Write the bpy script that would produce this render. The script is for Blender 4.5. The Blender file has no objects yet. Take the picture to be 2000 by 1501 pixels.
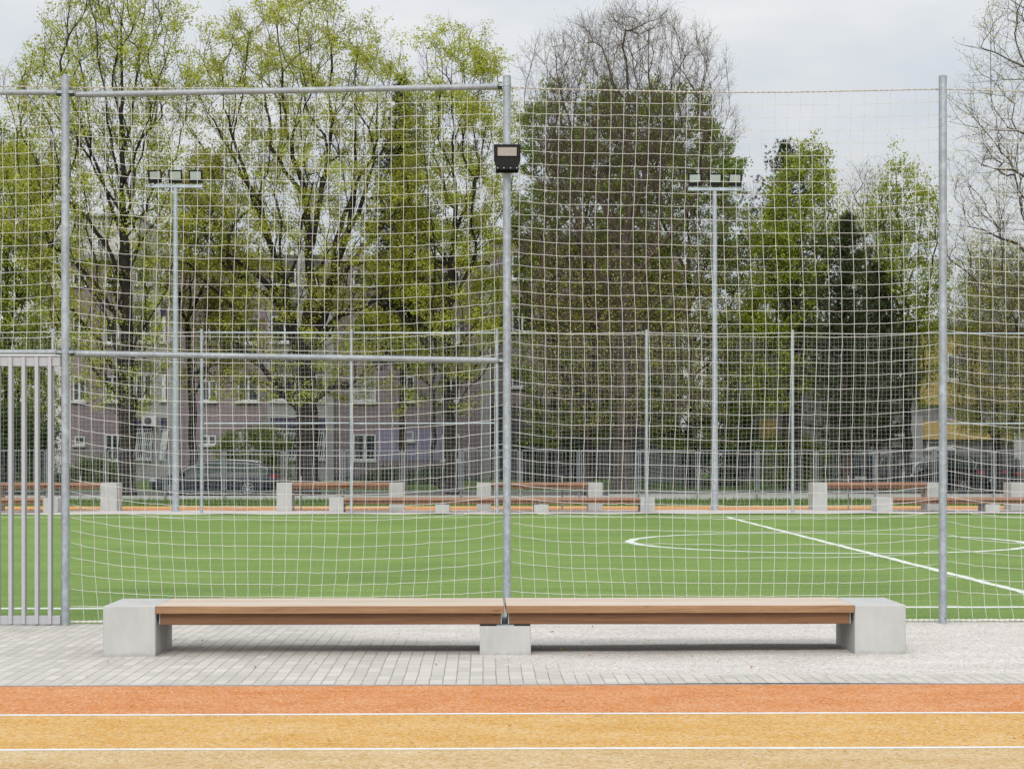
import bpy, math, random
import numpy as np
from mathutils import Vector

random.seed(7)
RNG = np.random.default_rng(11)
S = bpy.context.scene
COL = S.collection
R = math.radians

# ------------------------------------------------------------------ camera geometry
H = 1.65            # eye height
FPX = 3300.0        # focal length in photo pixels (2000 wide)
CX, HY = 1000.0, 889.0
YAW = math.atan(55.0 / FPX)
sT, cT = math.sin(YAW), math.cos(YAW)

def W(px, py, d):
    """point on the plane y = d seen at photo pixel px,py"""
    u = (px - CX) / FPX; v = -(py - HY) / FPX
    t = d / (cT - u * sT)
    return np.array((t * (sT + u * cT), d, H + t * v))
def XW(px, d): return float(W(px, HY, d)[0])
def ZW(py, d, px=945): return float(W(px, py, d)[2])

cam = bpy.data.cameras.new("camera"); camo = bpy.data.objects.new("camera", cam); COL.objects.link(camo)
cam.sensor_width = 36; cam.lens = 36 * FPX / 2000; cam.clip_end = 2000; cam.clip_start = 0.1
cam.shift_x = 0; cam.shift_y = (HY - 750.5) / 2000
camo.location = (0, 0, H); camo.rotation_euler = (R(90), 0, -YAW)
S.camera = camo

# ------------------------------------------------------------------ mesh helpers
class MB:
    def __init__(s): s.v = []; s.f = []; s.n = 0; s.m = []; s.cur = 0
    def add(s, v, f):
        v = np.asarray(v, float); s.v.append(v)
        for q in f: s.f.append(tuple(int(i) + s.n for i in q)); s.m.append(s.cur)
        s.n += len(v)
    def box(s, a, b, bev=0.0):
        (x0, y0, z0), (x1, y1, z1) = a, b
        if bev <= 0:
            s.add([(x0,y0,z0),(x1,y0,z0),(x1,y1,z0),(x0,y1,z0),(x0,y0,z1),(x1,y0,z1),(x1,y1,z1),(x0,y1,z1)],
                  [(0,3,2,1),(4,5,6,7),(0,1,5,4),(1,2,6,5),(2,3,7,6),(3,0,4,7)]); return
        c = bev
        vs = []; idx = {}
        for i, X in enumerate((x0, x1)):
            for j, Y in enumerate((y0, y1)):
                for k, Z in enumerate((z0, z1)):
                    sx, sy, sz = (1, -1)[i], (1, -1)[j], (1, -1)[k]
                    for a_ in range(3):
                        p = [X + sx*c, Y + sy*c, Z + sz*c]; p[a_] = (X, Y, Z)[a_]
                        idx[(i,j,k,a_)] = len(vs); vs.append(p)
        F = []
        def face(l): F.append([idx[q] for q in l])
        for a_ in range(3):
            for sd in (0, 1):
                o = [(0,0),(1,0),(1,1),(0,1)]
                l = []
                for (p, q) in o:
                    t = [0,0,0]; t[a_] = sd; t[(a_+1)%3] = p; t[(a_+2)%3] = q
                    l.append((*t, a_))
                face(l if sd else l[::-1])
        for a_ in range(3):
            b1, c1 = (a_+1)%3, (a_+2)%3
            for p in (0, 1):
                for q in (0, 1):
                    t0 = [0,0,0]; t0[a_] = 0; t0[b1] = p; t0[c1] = q
                    t1 = list(t0); t1[a_] = 1
                    l = [(*t0, b1), (*t1, b1), (*t1, c1), (*t0, c1)]
                    face(l if (p + q) % 2 == 1 else l[::-1])
        for i in (0,1):
            for j in (0,1):
                for k in (0,1):
                    l = [(i,j,k,0),(i,j,k,1),(i,j,k,2)]
                    face(l if (i+j+k) % 2 else l[::-1])
        s.add(vs, F)
    def tube(s, pts, r, n=10, cap=True):
        pts = [np.asarray(p, float) for p in pts]
        rs = [r]*len(pts) if np.isscalar(r) else r
        rings = []
        up = None
        for i, p in enumerate(pts):
            t = pts[min(i+1, len(pts)-1)] - pts[max(i-1, 0)]; t = t/np.linalg.norm(t)
            a = np.array((0,0,1.)) if abs(t[2]) < .9 else np.array((0,1.,0))
            if up is not None: a = up
            b = np.cross(t, a); b /= np.linalg.norm(b); c = np.cross(b, t); up = c
            th = np.linspace(0, 2*math.pi, n, endpoint=False)
            rings.append(p + rs[i]*(np.cos(th)[:,None]*b + np.sin(th)[:,None]*c))
        v = np.concatenate(rings); f = []
        for i in range(len(pts)-1):
            for j in range(n):
                k = (j+1) % n
                f.append((i*n+j, i*n+k, (i+1)*n+k, (i+1)*n+j))
        if cap:
            f.append(tuple(range(n))[::-1]); f.append(tuple((len(pts)-1)*n+j for j in range(n)))
        s.add(v, f)
    def lathe(s, c, prof, n=20, axis=2):
        """profile of (r, h) about an axis through c"""
        v = []; f = []
        for (r, h) in prof:
            for j in range(n):
                t = 2*math.pi*j/n; p = [r*math.cos(t), r*math.sin(t)]
                q = [0,0,0]; q[axis] = h; q[(axis+1)%3] = p[0]; q[(axis+2)%3] = p[1]
                v.append((c[0]+q[0], c[1]+q[1], c[2]+q[2]))
        for i in range(len(prof)-1):
            for j in range(n):
                k = (j+1) % n; f.append((i*n+j, i*n+k, (i+1)*n+k, (i+1)*n+j))
        f.append(tuple(range(n))[::-1]); f.append(tuple((len(prof)-1)*n+j for j in range(n)))
        s.add(v, f)
    def prism(s, poly, y0, y1):
        """polygon in x,z pushed through in y"""
        n = len(poly)
        v = [(x, y0, z) for x, z in poly] + [(x, y1, z) for x, z in poly]
        f = [tuple(range(n)), tuple(range(2*n-1, n-1, -1))]
        for i in range(n):
            k = (i+1) % n; f.append((i, i+n, k+n, k))
        s.add(v, f)
    def quad(s, a, b, c, d): s.add([a,b,c,d], [(0,1,2,3)])

ORIG = {}
def raw_mesh(name, verts, faces_flat, per, smooth=False):
    me = bpy.data.meshes.new(name)
    nv = len(verts); nf = len(faces_flat)//per
    me.vertices.add(nv); me.vertices.foreach_set("co", np.asarray(verts, np.float32).ravel())
    me.loops.add(nf*per); me.loops.foreach_set("vertex_index", np.asarray(faces_flat, np.int32))
    me.polygons.add(nf); me.polygons.foreach_set("loop_start", np.arange(0, nf*per, per, dtype=np.int32))
    me.polygons.foreach_set("loop_total", np.full(nf, per, np.int32))
    if smooth: me.polygons.foreach_set("use_smooth", np.ones(nf, bool))
    me.update(calc_edges=True); me.validate()
    return me

def link(name, me, mats, parent=None):
    o = bpy.data.objects.new(name, me); COL.objects.link(o)
    for m in (mats if isinstance(mats, (list, tuple)) else [mats]): me.materials.append(m)
    if parent is not None: o.parent = parent; ORIG[o.name] = ORIG[parent.name]
    else: ORIG[o.name] = np.zeros(3)
    return o

def build(mb, name, mats, parent=None, smooth=False, origin=None):
    off = ORIG[parent.name] if parent is not None else (np.asarray(origin, float) if origin is not None else np.zeros(3))
    v = (np.concatenate(mb.v) - off) if mb.v else []
    me = bpy.data.meshes.new(name)
    me.from_pydata([tuple(p) for p in v], [], mb.f)
    if smooth is True: me.polygons.foreach_set("use_smooth", [True]*len(me.polygons))
    elif smooth:
        me.polygons.foreach_set("use_smooth", [True]*len(me.polygons)); me.set_sharp_from_angle(angle=R(smooth))
    if isinstance(mats, (list, tuple)): me.polygons.foreach_set("material_index", mb.m)
    me.update()
    o = link(name, me, mats, parent)
    if parent is None and origin is not None: o.location = tuple(off); ORIG[o.name] = off
    return o

def tag(o, label=None, cat=None, group=None, kind=None):
    if label: o["label"] = label
    if cat: o["category"] = cat
    if group: o["group"] = group
    if kind: o["kind"] = kind
    return o
def thing(name, loc, label, cat, group=None):
    o = bpy.data.objects.new(name, None); COL.objects.link(o); o.location = tuple(loc); o.empty_display_size = .2
    ORIG[o.name] = np.asarray(loc, float)
    return tag(o, label, cat, group)
def copy_tree(o, parent=None):
    c = o.copy(); COL.objects.link(c)
    if parent is not None: c.parent = parent
    for ch in list(o.children): copy_tree(ch, c)
    return c

# ------------------------------------------------------------------ materials
def nt_new(name):
    m = bpy.data.materials.new(name); m.use_nodes = True
    nt = m.node_tree; nt.nodes.clear()
    out = nt.nodes.new("ShaderNodeOutputMaterial")
    return m, nt, out
class NB:
    """small wrapper for writing node graphs"""
    def __init__(s, nt): s.nt = nt
    def n(s, t, **k):
        x = s.nt.nodes.new(t)
        for a, b in k.items(): setattr(x, a, b)
        return x
    def l(s, a, b): s.nt.links.new(a, b)
    def val(s, x, sock):
        if isinstance(x, (int, float)): sock.default_value = x
        elif isinstance(x, (tuple, list)):
            sock.default_value = tuple(x) if len(x) == len(sock.default_value) else tuple(x) + (1,)
        else: s.l(x, sock)
    def math(s, op, a, b=0.0, clamp=False):
        x = s.n("ShaderNodeMath", operation=op, use_clamp=clamp); s.val(a, x.inputs[0]); s.val(b, x.inputs[1]); return x.outputs[0]
    def mix(s, f, a, b, mode='MIX'):
        x = s.n("ShaderNodeMix", data_type='RGBA', blend_type=mode); s.val(f, x.inputs[0]); s.val(a, x.inputs[6]); s.val(b, x.inputs[7]); return x.outputs[2]
    def ramp(s, f, stops):
        x = s.n("ShaderNodeValToRGB"); e = x.color_ramp.elements
        while len(e) > 1: e.remove(e[-1])
        for i, (p, c) in enumerate(stops):
            q = e[0] if i == 0 else e.new(p)
            q.position = p; q.color = (c, c, c, 1) if np.isscalar(c) else (*c, 1)
        s.l(f, x.inputs[0]); return x.outputs[0]
    def noise(s, vec, scale, detail=3, rough=.55, out=0, dist=0):
        x = s.n("ShaderNodeTexNoise"); x.inputs["Scale"].default_value = scale; x.inputs["Detail"].default_value = detail
        x.inputs["Roughness"].default_value = rough; x.inputs["Distortion"].default_value = dist; s.l(vec, x.inputs["Vector"]); return x.outputs[out]
    def vscale(s, vec, sc):
        x = s.n("ShaderNodeVectorMath", operation='MULTIPLY'); s.l(vec, x.inputs[0]); x.inputs[1].default_value = sc; return x.outputs[0]
    def sstep(s, x, a, b):
        m = s.n("ShaderNodeMapRange", interpolation_type='SMOOTHSTEP'); s.val(x, m.inputs[0]); m.inputs[1].default_value = a; m.inputs[2].default_value = b; return m.outputs[0]
    def pos(s): return s.n("ShaderNodeTexCoord").outputs["Object"]
    def bump(s, h, strength, dist):
        x = s.n("ShaderNodeBump"); x.inputs["Strength"].default_value = strength; x.inputs["Distance"].default_value = dist; s.l(h, x.inputs["Height"]); return x.outputs[0]
    def bsdf(s, out, color, rough=.8, metal=0, normal=None, spec=.5):
        b = s.n("ShaderNodeBsdfPrincipled"); s.val(color, b.inputs["Base Color"]); s.val(rough, b.inputs["Roughness"]); s.val(metal, b.inputs["Metallic"])
        b.inputs["Specular IOR Level"].default_value = spec
        if normal is not None: s.l(normal, b.inputs["Normal"])
        s.l(b.outputs[0], out.inputs[0]); return b

def simple(name, c, rough=.7, metal=0, var=.12, scale=4, bump=0, spec=.5, fine=60):
    m, nt, out = nt_new(name); b = NB(nt); p = b.pos()
    n1 = b.noise(p, scale, 4); n2 = b.noise(p, fine, 3)
    f = b.math('ADD', b.math('MULTIPLY', n1, .65), b.math('MULTIPLY', n2, .35))
    lo = tuple(x*(1-var*1.5) for x in c); hi = tuple(min(1, x*(1+var*1.5)) for x in c)
    col = b.ramp(f, [(.3, lo), (.7, hi)])
    nrm = b.bump(n2, bump, .01) if bump else None
    b.bsdf(out, col, rough, metal, nrm, spec); return m

def srgb(r, g, b, k=1.0):
    f = lambda c: (c/255/12.92 if c/255 <= .04045 else ((c/255+.055)/1.055)**2.4)*k
    return (f(r), f(g), f(b))

def mat_concrete():
    m, nt, out = nt_new("cast concrete"); b = NB(nt); p = b.pos()
    g = b.n("ShaderNodeNewGeometry"); oi = b.n("ShaderNodeObjectInfo")
    big = b.noise(p, 2.2, 4, .6); mid = b.noise(b.vscale(p, (14, 14, 4)), 1, 4, .6); fine = b.noise(p, 160, 2)
    f = b.math('ADD', b.math('ADD', b.math('MULTIPLY', big, .5), b.math('MULTIPLY', mid, .35)), b.math('MULTIPLY', fine, .15))
    col = b.ramp(f, [(.3, (.355,.355,.335)), (.5, (.425,.423,.405)), (.7, (.485,.482,.465))])
    pore = b.n("ShaderNodeTexVoronoi"); pore.inputs["Scale"].default_value = 45; b.l(p, pore.inputs["Vector"])
    pm = b.math('MULTIPLY', b.math('LESS_THAN', pore.outputs["Distance"], .13), b.math('GREATER_THAN', b.noise(p, 9, 2), .6))
    col = b.mix(b.math('MULTIPLY', pm, .35), col, (.16,.16,.15))
    st = b.noise(b.vscale(p, (22, 22, 1.2)), 1, 3)
    col = b.mix(b.math('MULTIPLY', b.sstep(st, .6, .75), .25), col, (.52,.52,.50))
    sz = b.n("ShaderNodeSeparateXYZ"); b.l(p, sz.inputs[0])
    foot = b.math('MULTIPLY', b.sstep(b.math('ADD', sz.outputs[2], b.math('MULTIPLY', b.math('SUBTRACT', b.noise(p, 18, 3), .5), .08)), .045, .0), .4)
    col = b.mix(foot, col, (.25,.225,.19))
    rust = b.math('MULTIPLY', b.sstep(b.noise(p, 5.5, 3, .6), .69, .76), .3); col = b.mix(rust, col, (.36,.28,.19))
    b.bsdf(out, col, .85, 0, b.bump(b.math('SUBTRACT', fine, pm), .15, .004), .3); return m

def mat_wood(name, lo, hi, knots=True, weather=None):
    m, nt, out = nt_new(name); b = NB(nt); p = b.pos()
    oi = b.n("ShaderNodeObjectInfo"); g = b.n("ShaderNodeNewGeometry")
    add = b.n("ShaderNodeVectorMath", operation='ADD'); b.l(p, add.inputs[0])
    comb = b.n("ShaderNodeCombineXYZ"); b.l(b.math('MULTIPLY', g.outputs["Random Per Island"], 37.0), comb.inputs[0]); b.l(b.math('MULTIPLY', g.outputs["Random Per Island"], 3.1), comb.inputs[2]); b.l(b.math('MULTIPLY', g.outputs["Random Per Island"], 5.1), comb.inputs[1]); b.l(comb.outputs[0], add.inputs[1])
    q = add.outputs[0]
    wob = b.noise(b.vscale(q, (1.3, 3, 3)), 1, 2, .5, 1)
    q2 = b.n("ShaderNodeVectorMath", operation='ADD'); b.l(q, q2.inputs[0]); b.l(b.vscale(wob, (.05, .05, .05)), q2.inputs[1])
    grain = b.noise(b.vscale(q2.outputs[0], (1.6, 60, 60)), 1, 4, .6)
    fine = b.noise(b.vscale(q2.outputs[0], (9, 300, 300)), 1, 2)
    big = b.noise(b.vscale(q, (.8, 2, 2)), 1, 3)
    f = b.math('ADD', b.math('ADD', b.math('MULTIPLY', grain, .5), b.math('MULTIPLY', fine, .2)), b.math('MULTIPLY', big, .3))
    f = b.math('ADD', f, b.math('MULTIPLY', b.math('SUBTRACT', g.outputs["Random Per Island"], .5), .10))
    col = b.ramp(f, [(.34, lo), (.66, hi)])
    if knots:
        v = b.n("ShaderNodeTexVoronoi"); v.inputs["Scale"].default_value = 1; b.l(b.vscale(q, (3.2, 11, 11)), v.inputs["Vector"])
        k = b.sstep(v.outputs["Distance"], .16, .03)
        col = b.mix(b.math('MULTIPLY', k, .6), col, tuple(x*.4 for x in lo))
    if weather:   # the walked-on upper face has silvered, the edges are still brown
        sn = b.n("ShaderNodeSeparateXYZ"); b.l(b.n("ShaderNodeTexCoord").outputs["Normal"], sn.inputs[0])
        wc = b.ramp(f, [(.34, weather[0]), (.66, weather[1])]); col = b.mix(b.sstep(sn.outputs[2], .5, .9), col, wc)
    b.bsdf(out, col, .62, 0, b.bump(grain, .25, .003), .35); return m

def mat_galv(name="galvanised steel", base=(.33,.36,.385), rough=.5):
    m, nt, out = nt_new(name); b = NB(nt); p = b.pos()
    v = b.n("ShaderNodeTexVoronoi"); v.inputs["Scale"].default_value = 42; v.inputs["Randomness"].default_value = 1
    b.l(b.vscale(p, (1, 1, .6)), v.inputs["Vector"])
    sp = b.n("ShaderNodeSeparateColor"); b.l(v.outputs["Color"], sp.inputs[0])
    n = b.noise(p, 14, 4, .65); n2 = b.noise(p, 2.5, 3)
    f = b.math('ADD', b.math('ADD', b.math('MULTIPLY', sp.outputs[0], .13), b.math('MULTIPLY', n, .45)), b.math('MULTIPLY', n2, .42))
    col = b.ramp(f, [(.32, tuple(x*.72 for x in base)), (.52, base), (.74, tuple(min(1, x*1.45) for x in base))])
    b.bsdf(out, col, b.ramp(n, [(.3, rough-.1), (.7, rough+.15)]), .35, b.bump(n, .08, .002), .5); return m

def mat_leaf(name, c1, c2, c3=None, trans=.42):
    m, nt, out = nt_new(name); b = NB(nt); p = b.pos(); g = b.n("ShaderNodeNewGeometry")
    cl = b.noise(p, .9, 3)
    f = b.math('ADD', b.math('MULTIPLY', g.outputs["Random Per Island"], .6), b.math('MULTIPLY', b.sstep(cl, .3, .7), .4))
    stops = [(.15, c1), (.8, c2)]
    if c3: stops = [(.12, c3), (.22, c1), (.85, c2)]
    col = b.ramp(f, stops)
    d = b.n("ShaderNodeBsdfDiffuse"); t = b.n("ShaderNodeBsdfTranslucent"); b.l(col, d.inputs[0])
    b.l(b.mix(1.0, col, (1.3, 1.25, .6, 1), 'MULTIPLY'), t.inputs[0])
    gl = b.n("ShaderNodeBsdfGlossy"); gl.inputs["Roughness"].default_value = .45; gl.inputs[0].default_value = (.8,.85,.8,1)
    mx = b.n("ShaderNodeMixShader"); mx.inputs[0].default_value = trans; b.l(d.outputs[0], mx.inputs[1]); b.l(t.outputs[0], mx.inputs[2])
    m2 = b.n("ShaderNodeMixShader"); m2.inputs[0].default_value = .035; b.l(mx.outputs[0], m2.inputs[1]); b.l(gl.outputs[0], m2.inputs[2])
    b.l(m2.outputs[0], out.inputs[0]); return m

def mat_bark(name, c):
    m, nt, out = nt_new(name); b = NB(nt); p = b.pos()
    n = b.noise(b.vscale(p, (9, 9, 1.6)), 1.5, 5, .65); n2 = b.noise(p, 1.2, 3)
    f = b.math('ADD', b.math('MULTIPLY', n, .7), b.math('MULTIPLY', n2, .3))
    col = b.ramp(f, [(.3, tuple(x*.5 for x in c)), (.5, c), (.72, tuple(x*1.7 for x in c))])
    b.bsdf(out, col, .95, 0, b.bump(n, .7, .03), .15); return m

def mat_track(name, lo, hi, light):
    m, nt, out = nt_new(name); b = NB(nt); p = b.pos()
    fine = b.noise(p, 55, 3, .75); gran = b.n("ShaderNodeTexVoronoi"); gran.inputs["Scale"].default_value = 110; b.l(p, gran.inputs["Vector"])
    sp = b.n("ShaderNodeSeparateColor"); b.l(gran.outputs["Color"], sp.inputs[0])
    big = b.noise(b.vscale(p, (1, 1.5, 1)), 1.6, 4, .6)
    g2 = b.n("ShaderNodeTexVoronoi"); g2.inputs["Scale"].default_value = 52; b.l(p, g2.inputs["Vector"]); sp2 = b.n("ShaderNodeSeparateColor"); b.l(g2.outputs["Color"], sp2.inputs[0])
    scuff = b.noise(b.vscale(p, (.25, 2.2, 1)), 2.4, 4, .6)
    f = b.math('ADD', b.math('ADD', b.math('MULTIPLY', fine, .30), b.math('ADD', b.math('MULTIPLY', sp.outputs[0], .22), b.math('MULTIPLY', sp2.outputs[0], .22))), b.math('ADD', b.math('MULTIPLY', big, .34), b.math('MULTIPLY', scuff, .16)))
    col = b.ramp(f, [(.42, lo), (.62, hi), (.84, light)])
    dk = b.math('MULTIPLY', b.math('GREATER_THAN', sp2.outputs[1], .97), .45)
    col = b.mix(dk, col, (.12,.10,.08))
    wt = b.math('MULTIPLY', b.math('GREATER_THAN', sp.outputs[2], .93), .45)
    col = b.mix(wt, col, (.62,.52,.45))
    v2 = b.n("ShaderNodeTexVoronoi"); v2.inputs["Scale"].default_value = 9; b.l(p, v2.inputs["Vector"])
    speck = b.math('MULTIPLY', b.math('LESS_THAN', v2.outputs["Distance"], .07), .7)
    col = b.mix(speck, col, (.06,.05,.04))
    b.bsdf(out, col, .9, 0, b.bump(sp.outputs[0], .5, .004), .25); return m

def mat_turf():
    m, nt, out = nt_new("artificial turf"); b = NB(nt); p = b.pos()
    blade = b.noise(b.vscale(p, (1.0, .45, 1)), 75, 3, .75); blade2 = b.noise(b.vscale(p, (1, .5, 1)), 28, 3, .7)
    rows = b.noise(b.vscale(p, (.35, 5, 1)), 1, 3, .6); big = b.noise(p, .35, 3)
    f = b.math('ADD', b.math('ADD', b.math('MULTIPLY', blade, .45), b.math('MULTIPLY', blade2, .3)), b.math('ADD', b.math('MULTIPLY', rows, .16), b.math('MULTIPLY', big, .12)))
    col = b.ramp(f, [(.38, (.02,.045,.008)), (.46, (.095,.165,.03)), (.55, (.178,.27,.058)), (.66, (.275,.365,.115))])
    b.bsdf(out, col, .8, 0, b.bump(blade, .6, .012), .25); return m

def mat_paving():
    m, nt, out = nt_new("pavers and gravel"); b = NB(nt); p = b.pos()
    sep = b.n("ShaderNodeSeparateXYZ"); b.l(p, sep.inputs[0]); X, Y = sep.outputs[0], sep.outputs[1]
    wv = b.noise(p, 3, 2, .5, 1)
    ad = b.n("ShaderNodeVectorMath", operation='ADD'); b.l(p, ad.inputs[0]); b.l(b.vscale(wv, (.012, .012, 0)), ad.inputs[1])
    br = b.n("ShaderNodeTexBrick", offset=0.0, squash=1.0); b.l(ad.outputs[0], br.inputs["Vector"])
    br.inputs["Scale"].default_value = 1; br.inputs["Mortar Size"].default_value = .0052; br.inputs["Mortar Smooth"].default_value = .5
    br.inputs["Brick Width"].default_value = .098; br.inputs["Row Height"].default_value = .215; br.inputs["Bias"].default_value = 0
    br.inputs["Color1"].default_value = (.40,.375,.335,1); br.inputs["Color2"].default_value = (.53,.495,.445,1); br.inputs["Mortar"].default_value = (.19,.16,.13,1)
    fine = b.noise(p, 140, 3, .7); med = b.noise(p, 6, 4, .6); big = b.noise(p, .8, 3)
    jn = b.noise(p, 26, 3, .75); b.l(b.ramp(jn, [(.38, (.30,.26,.215)), (.52, (.22,.185,.15)), (.66, (.085,.07,.055))]), br.inputs["Mortar"])
    pav = b.mix(b.math('MULTIPLY', fine, .35), br.outputs["Color"], (.52,.50,.47))
    pav = b.mix(b.math('MULTIPLY', b.sstep(med, .5, .72), .5), pav, (.50,.475,.44))
    pav = b.mix(b.math('MULTIPLY', b.sstep(big, .5, .7), .25), pav, (.33,.31,.28))
    # gravel
    peb = b.n("ShaderNodeTexVoronoi"); peb.inputs["Scale"].default_value = 70; b.l(b.vscale(p, (1, .8, 1)), peb.inputs["Vector"])
    sp = b.n("ShaderNodeSeparateColor"); b.l(peb.outputs["Color"], sp.inputs[0])
    g1 = b.noise(p, 30, 4, .75); g2 = b.noise(b.vscale(p, (.5, 1.4, 1)), 2.2, 4, .65)
    gf = b.math('ADD', b.math('ADD', b.math('MULTIPLY', sp.outputs[0], .35), b.math('MULTIPLY', g1, .35)), b.math('MULTIPLY', g2, .4))
    gra = b.ramp(gf, [(.3, (.345,.31,.275)), (.5, (.50,.46,.42)), (.75, (.63,.595,.56))])
    gra = b.mix(b.math('MULTIPLY', b.math('GREATER_THAN', sp.outputs[1], .95), .6), gra, (.22,.19,.165))
    edge = b.noise(p, 1.3, 4, .65); edge2 = b.noise(p, 22, 3, .8)
    mm = b.math('ADD', X, b.math('MULTIPLY', Y, .72))              # X + .72 Y > 9.78
    m1 = b.math('ADD', b.math('SUBTRACT', mm, 9.95), b.math('ADD', b.math('MULTIPLY', b.math('SUBTRACT', edge, .5), 1.6), b.math('MULTIPLY', b.math('SUBTRACT', edge2, .5), 1.5)))
    m2 = b.math('ADD', b.math('SUBTRACT', Y, 12.68), b.math('ADD', b.math('MULTIPLY', b.math('SUBTRACT', edge, .5), .35), b.math('MULTIPLY', b.math('SUBTRACT', edge2, .5), .7)))
    mask = b.math('MULTIPLY', b.sstep(m1, -.25, .3), b.sstep(m2, -.1, .12))
    col = b.mix(mask, pav, gra)
    # unbleached soil strip worn out below the bench, darkened and extended as painted shadow
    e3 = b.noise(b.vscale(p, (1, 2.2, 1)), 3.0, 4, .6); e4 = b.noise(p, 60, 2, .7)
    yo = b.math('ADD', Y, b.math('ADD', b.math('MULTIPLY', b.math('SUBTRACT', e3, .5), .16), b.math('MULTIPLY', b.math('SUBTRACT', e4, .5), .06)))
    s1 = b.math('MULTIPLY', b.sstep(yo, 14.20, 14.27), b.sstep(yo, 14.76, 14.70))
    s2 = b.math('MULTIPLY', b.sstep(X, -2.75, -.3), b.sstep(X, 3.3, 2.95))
    soil_shade = b.ramp(b.math('ADD', b.math('MULTIPLY', g1, .6), b.math('MULTIPLY', sp.outputs[0], .4)), [(.3, (.085,.076,.068)), (.7, (.19,.172,.155))])
    col = b.mix(b.math('MULTIPLY', b.math('MULTIPLY', s1, s2), .92), col, soil_shade)
    hb = b.mix(mask, b.mix(1.0, b.math('SUBTRACT', 1.0, br.outputs["Fac"]), b.math('MULTIPLY', fine, .2), 'ADD'), b.math('MULTIPLY', sp.outputs[0], .8))
    b.bsdf(out, col, .92, 0, b.bump(hb, .5, .006), .25); return m

def mat_ground(name, lo, hi, sc=5, bump=.4):
    m, nt, out = nt_new(name); b = NB(nt); p = b.pos()
    f = b.math('ADD', b.math('MULTIPLY', b.noise(p, sc, 5, .7), .6), b.math('MULTIPLY', b.noise(p, sc*9, 3, .7), .4))
    b.bsdf(out, b.ramp(f, [(.34, lo), (.66, hi)]), .95, 0, b.bump(f, bump, .03), .15); return m

def mat_glass_dark(name="window glass", c=(.02,.024,.028)):
    m, nt, out = nt_new(name); b = NB(nt); p = b.pos()
    n = b.noise(p, .9, 2)
    b.bsdf(out, b.ramp(n, [(.35, c), (.7, tuple(x*2.2+.01 for x in c))]), .06, 0, b.bump(b.noise(p, 1.5, 1), .03, .05), .5); return m

def mat_plain(name, c, rough=.5, metal=0, spec=.5): return simple(name, c, rough, metal, .05, 3, 0, spec)

M = {}
M['concrete'] = mat_concrete()
M['wood_top'] = mat_wood("weathered larch seat", (.19,.098,.045), (.39,.225,.118), True, ((.43,.34,.26), (.62,.53,.44)))
M['wood_beam'] = mat_wood("larch beam", (.12,.055,.025), (.25,.122,.058))
M['wood_far'] = mat_wood("larch seat far", (.24,.115,.07), (.40,.22,.14), False)
M['galv'] = mat_galv(); M['galv_dark'] = mat_galv("zinc rail", (.30,.32,.335), .55)
M['bar'] = mat_galv('weathered steel bar', (.20,.215,.235), .6)
M['pole'] = mat_galv("painted pole", (.36,.395,.43), .5)
M['powder'] = simple("grey powder coat", (.40,.395,.41), .45, 0, .03, 2, 0, .4)
M['cord'] = simple("net cord", (.60,.58,.55), .8, 0, .08, 8, 0, .2)
M['cord_far'] = simple("far net cord", (.50,.49,.47), .8, 0, .06, 8, 0, .2)
M['rope'] = simple("rope", (.46,.42,.375), .9, 0, .25, 60, .5, .2)
M['black'] = simple("black housing", (.009,.009,.009), .6, 0, .1, 8, 0, .2)
M['rubber'] = simple("black rubber", (.02,.02,.021), .8, 0, .1)
M['green_cap'] = simple("green plastic", (.012,.05,.035), .4, 0, .1)
M['bolt'] = simple("rusty bolt", (.25,.14,.08), .6, .4, .2, 40)
M['white'] = simple("white line paint", (.62,.615,.60), .8, 0, .10, 9, 0, .2, 130)
M['turf_line'] = simple("white turf fibre", (.60,.62,.56), .9, 0, .14, 20, .3, .1, 90)
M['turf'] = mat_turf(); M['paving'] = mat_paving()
M['track_o'] = mat_track("orange track", (.40,.125,.022), (.53,.205,.062), (.58,.34,.19))
M['track_y'] = mat_track("ochre track", (.43,.215,.03), (.54,.31,.085), (.58,.43,.24))
M['track_t'] = mat_track("tan track", (.39,.235,.075), (.485,.34,.155), (.58,.47,.32))
M['gravel_far'] = mat_ground("far gravel", (.42,.385,.36), (.58,.545,.52), 6)
M['grass'] = mat_ground("verge grass", (.06,.10,.02), (.13,.19,.045), 3)
M['blade'] = mat_leaf("grass blade", (.07,.13,.02), (.15,.23,.05))
M['earth'] = mat_ground("earth", (.09,.085,.055), (.16,.15,.10), 1)
M['asphalt'] = mat_ground("asphalt", (.13,.125,.12), (.2,.19,.18), 4)
M['bark'] = mat_bark("dark bark", (.034,.029,.025)); M['bark_grey'] = mat_bark("grey bark", (.085,.07,.06))
M['bark_pine'] = mat_bark("pine bark", (.075,.055,.042)); M['twig'] = mat_bark("brown twig", (.10,.075,.06))
M['mauve'] = simple("mauve render", (.255,.205,.222), .9, 0, .05, 1.5, 0, .2); M['lilac'] = simple("lilac render", (.28,.255,.37), .9, 0, .05, 1.5, 0, .2)
M['greywall'] = simple("grey render", (.33,.325,.325), .9, 0, .08, 1.2, 0, .2); M['darkwall'] = simple("dark grey render", (.105,.10,.105), .9, 0, .10, .8, 0, .2)
M['creamwall'] = simple("cream render", (.46,.44,.41), .9, 0, .06, 1, 0, .2); M['yellow'] = simple("mustard render", (.44,.32,.115), .9, 0, .08, 1, 0, .2)
M['plaster'] = simple("pale plaster", (.34,.34,.345), .9, 0, .08, 1, 0, .2)
M['shadewall'] = simple('mid grey render', (.20,.20,.205), .9, 0, .1, 1, 0, .2)
M['violet'] = simple("violet panel", (.05,.04,.085), .8, 0, .06, 2)
M['frame'] = simple("white plastic frame", (.60,.61,.62), .4, 0, .03); M['sill'] = simple("white sill", (.52,.52,.50), .5, 0, .04)
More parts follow.
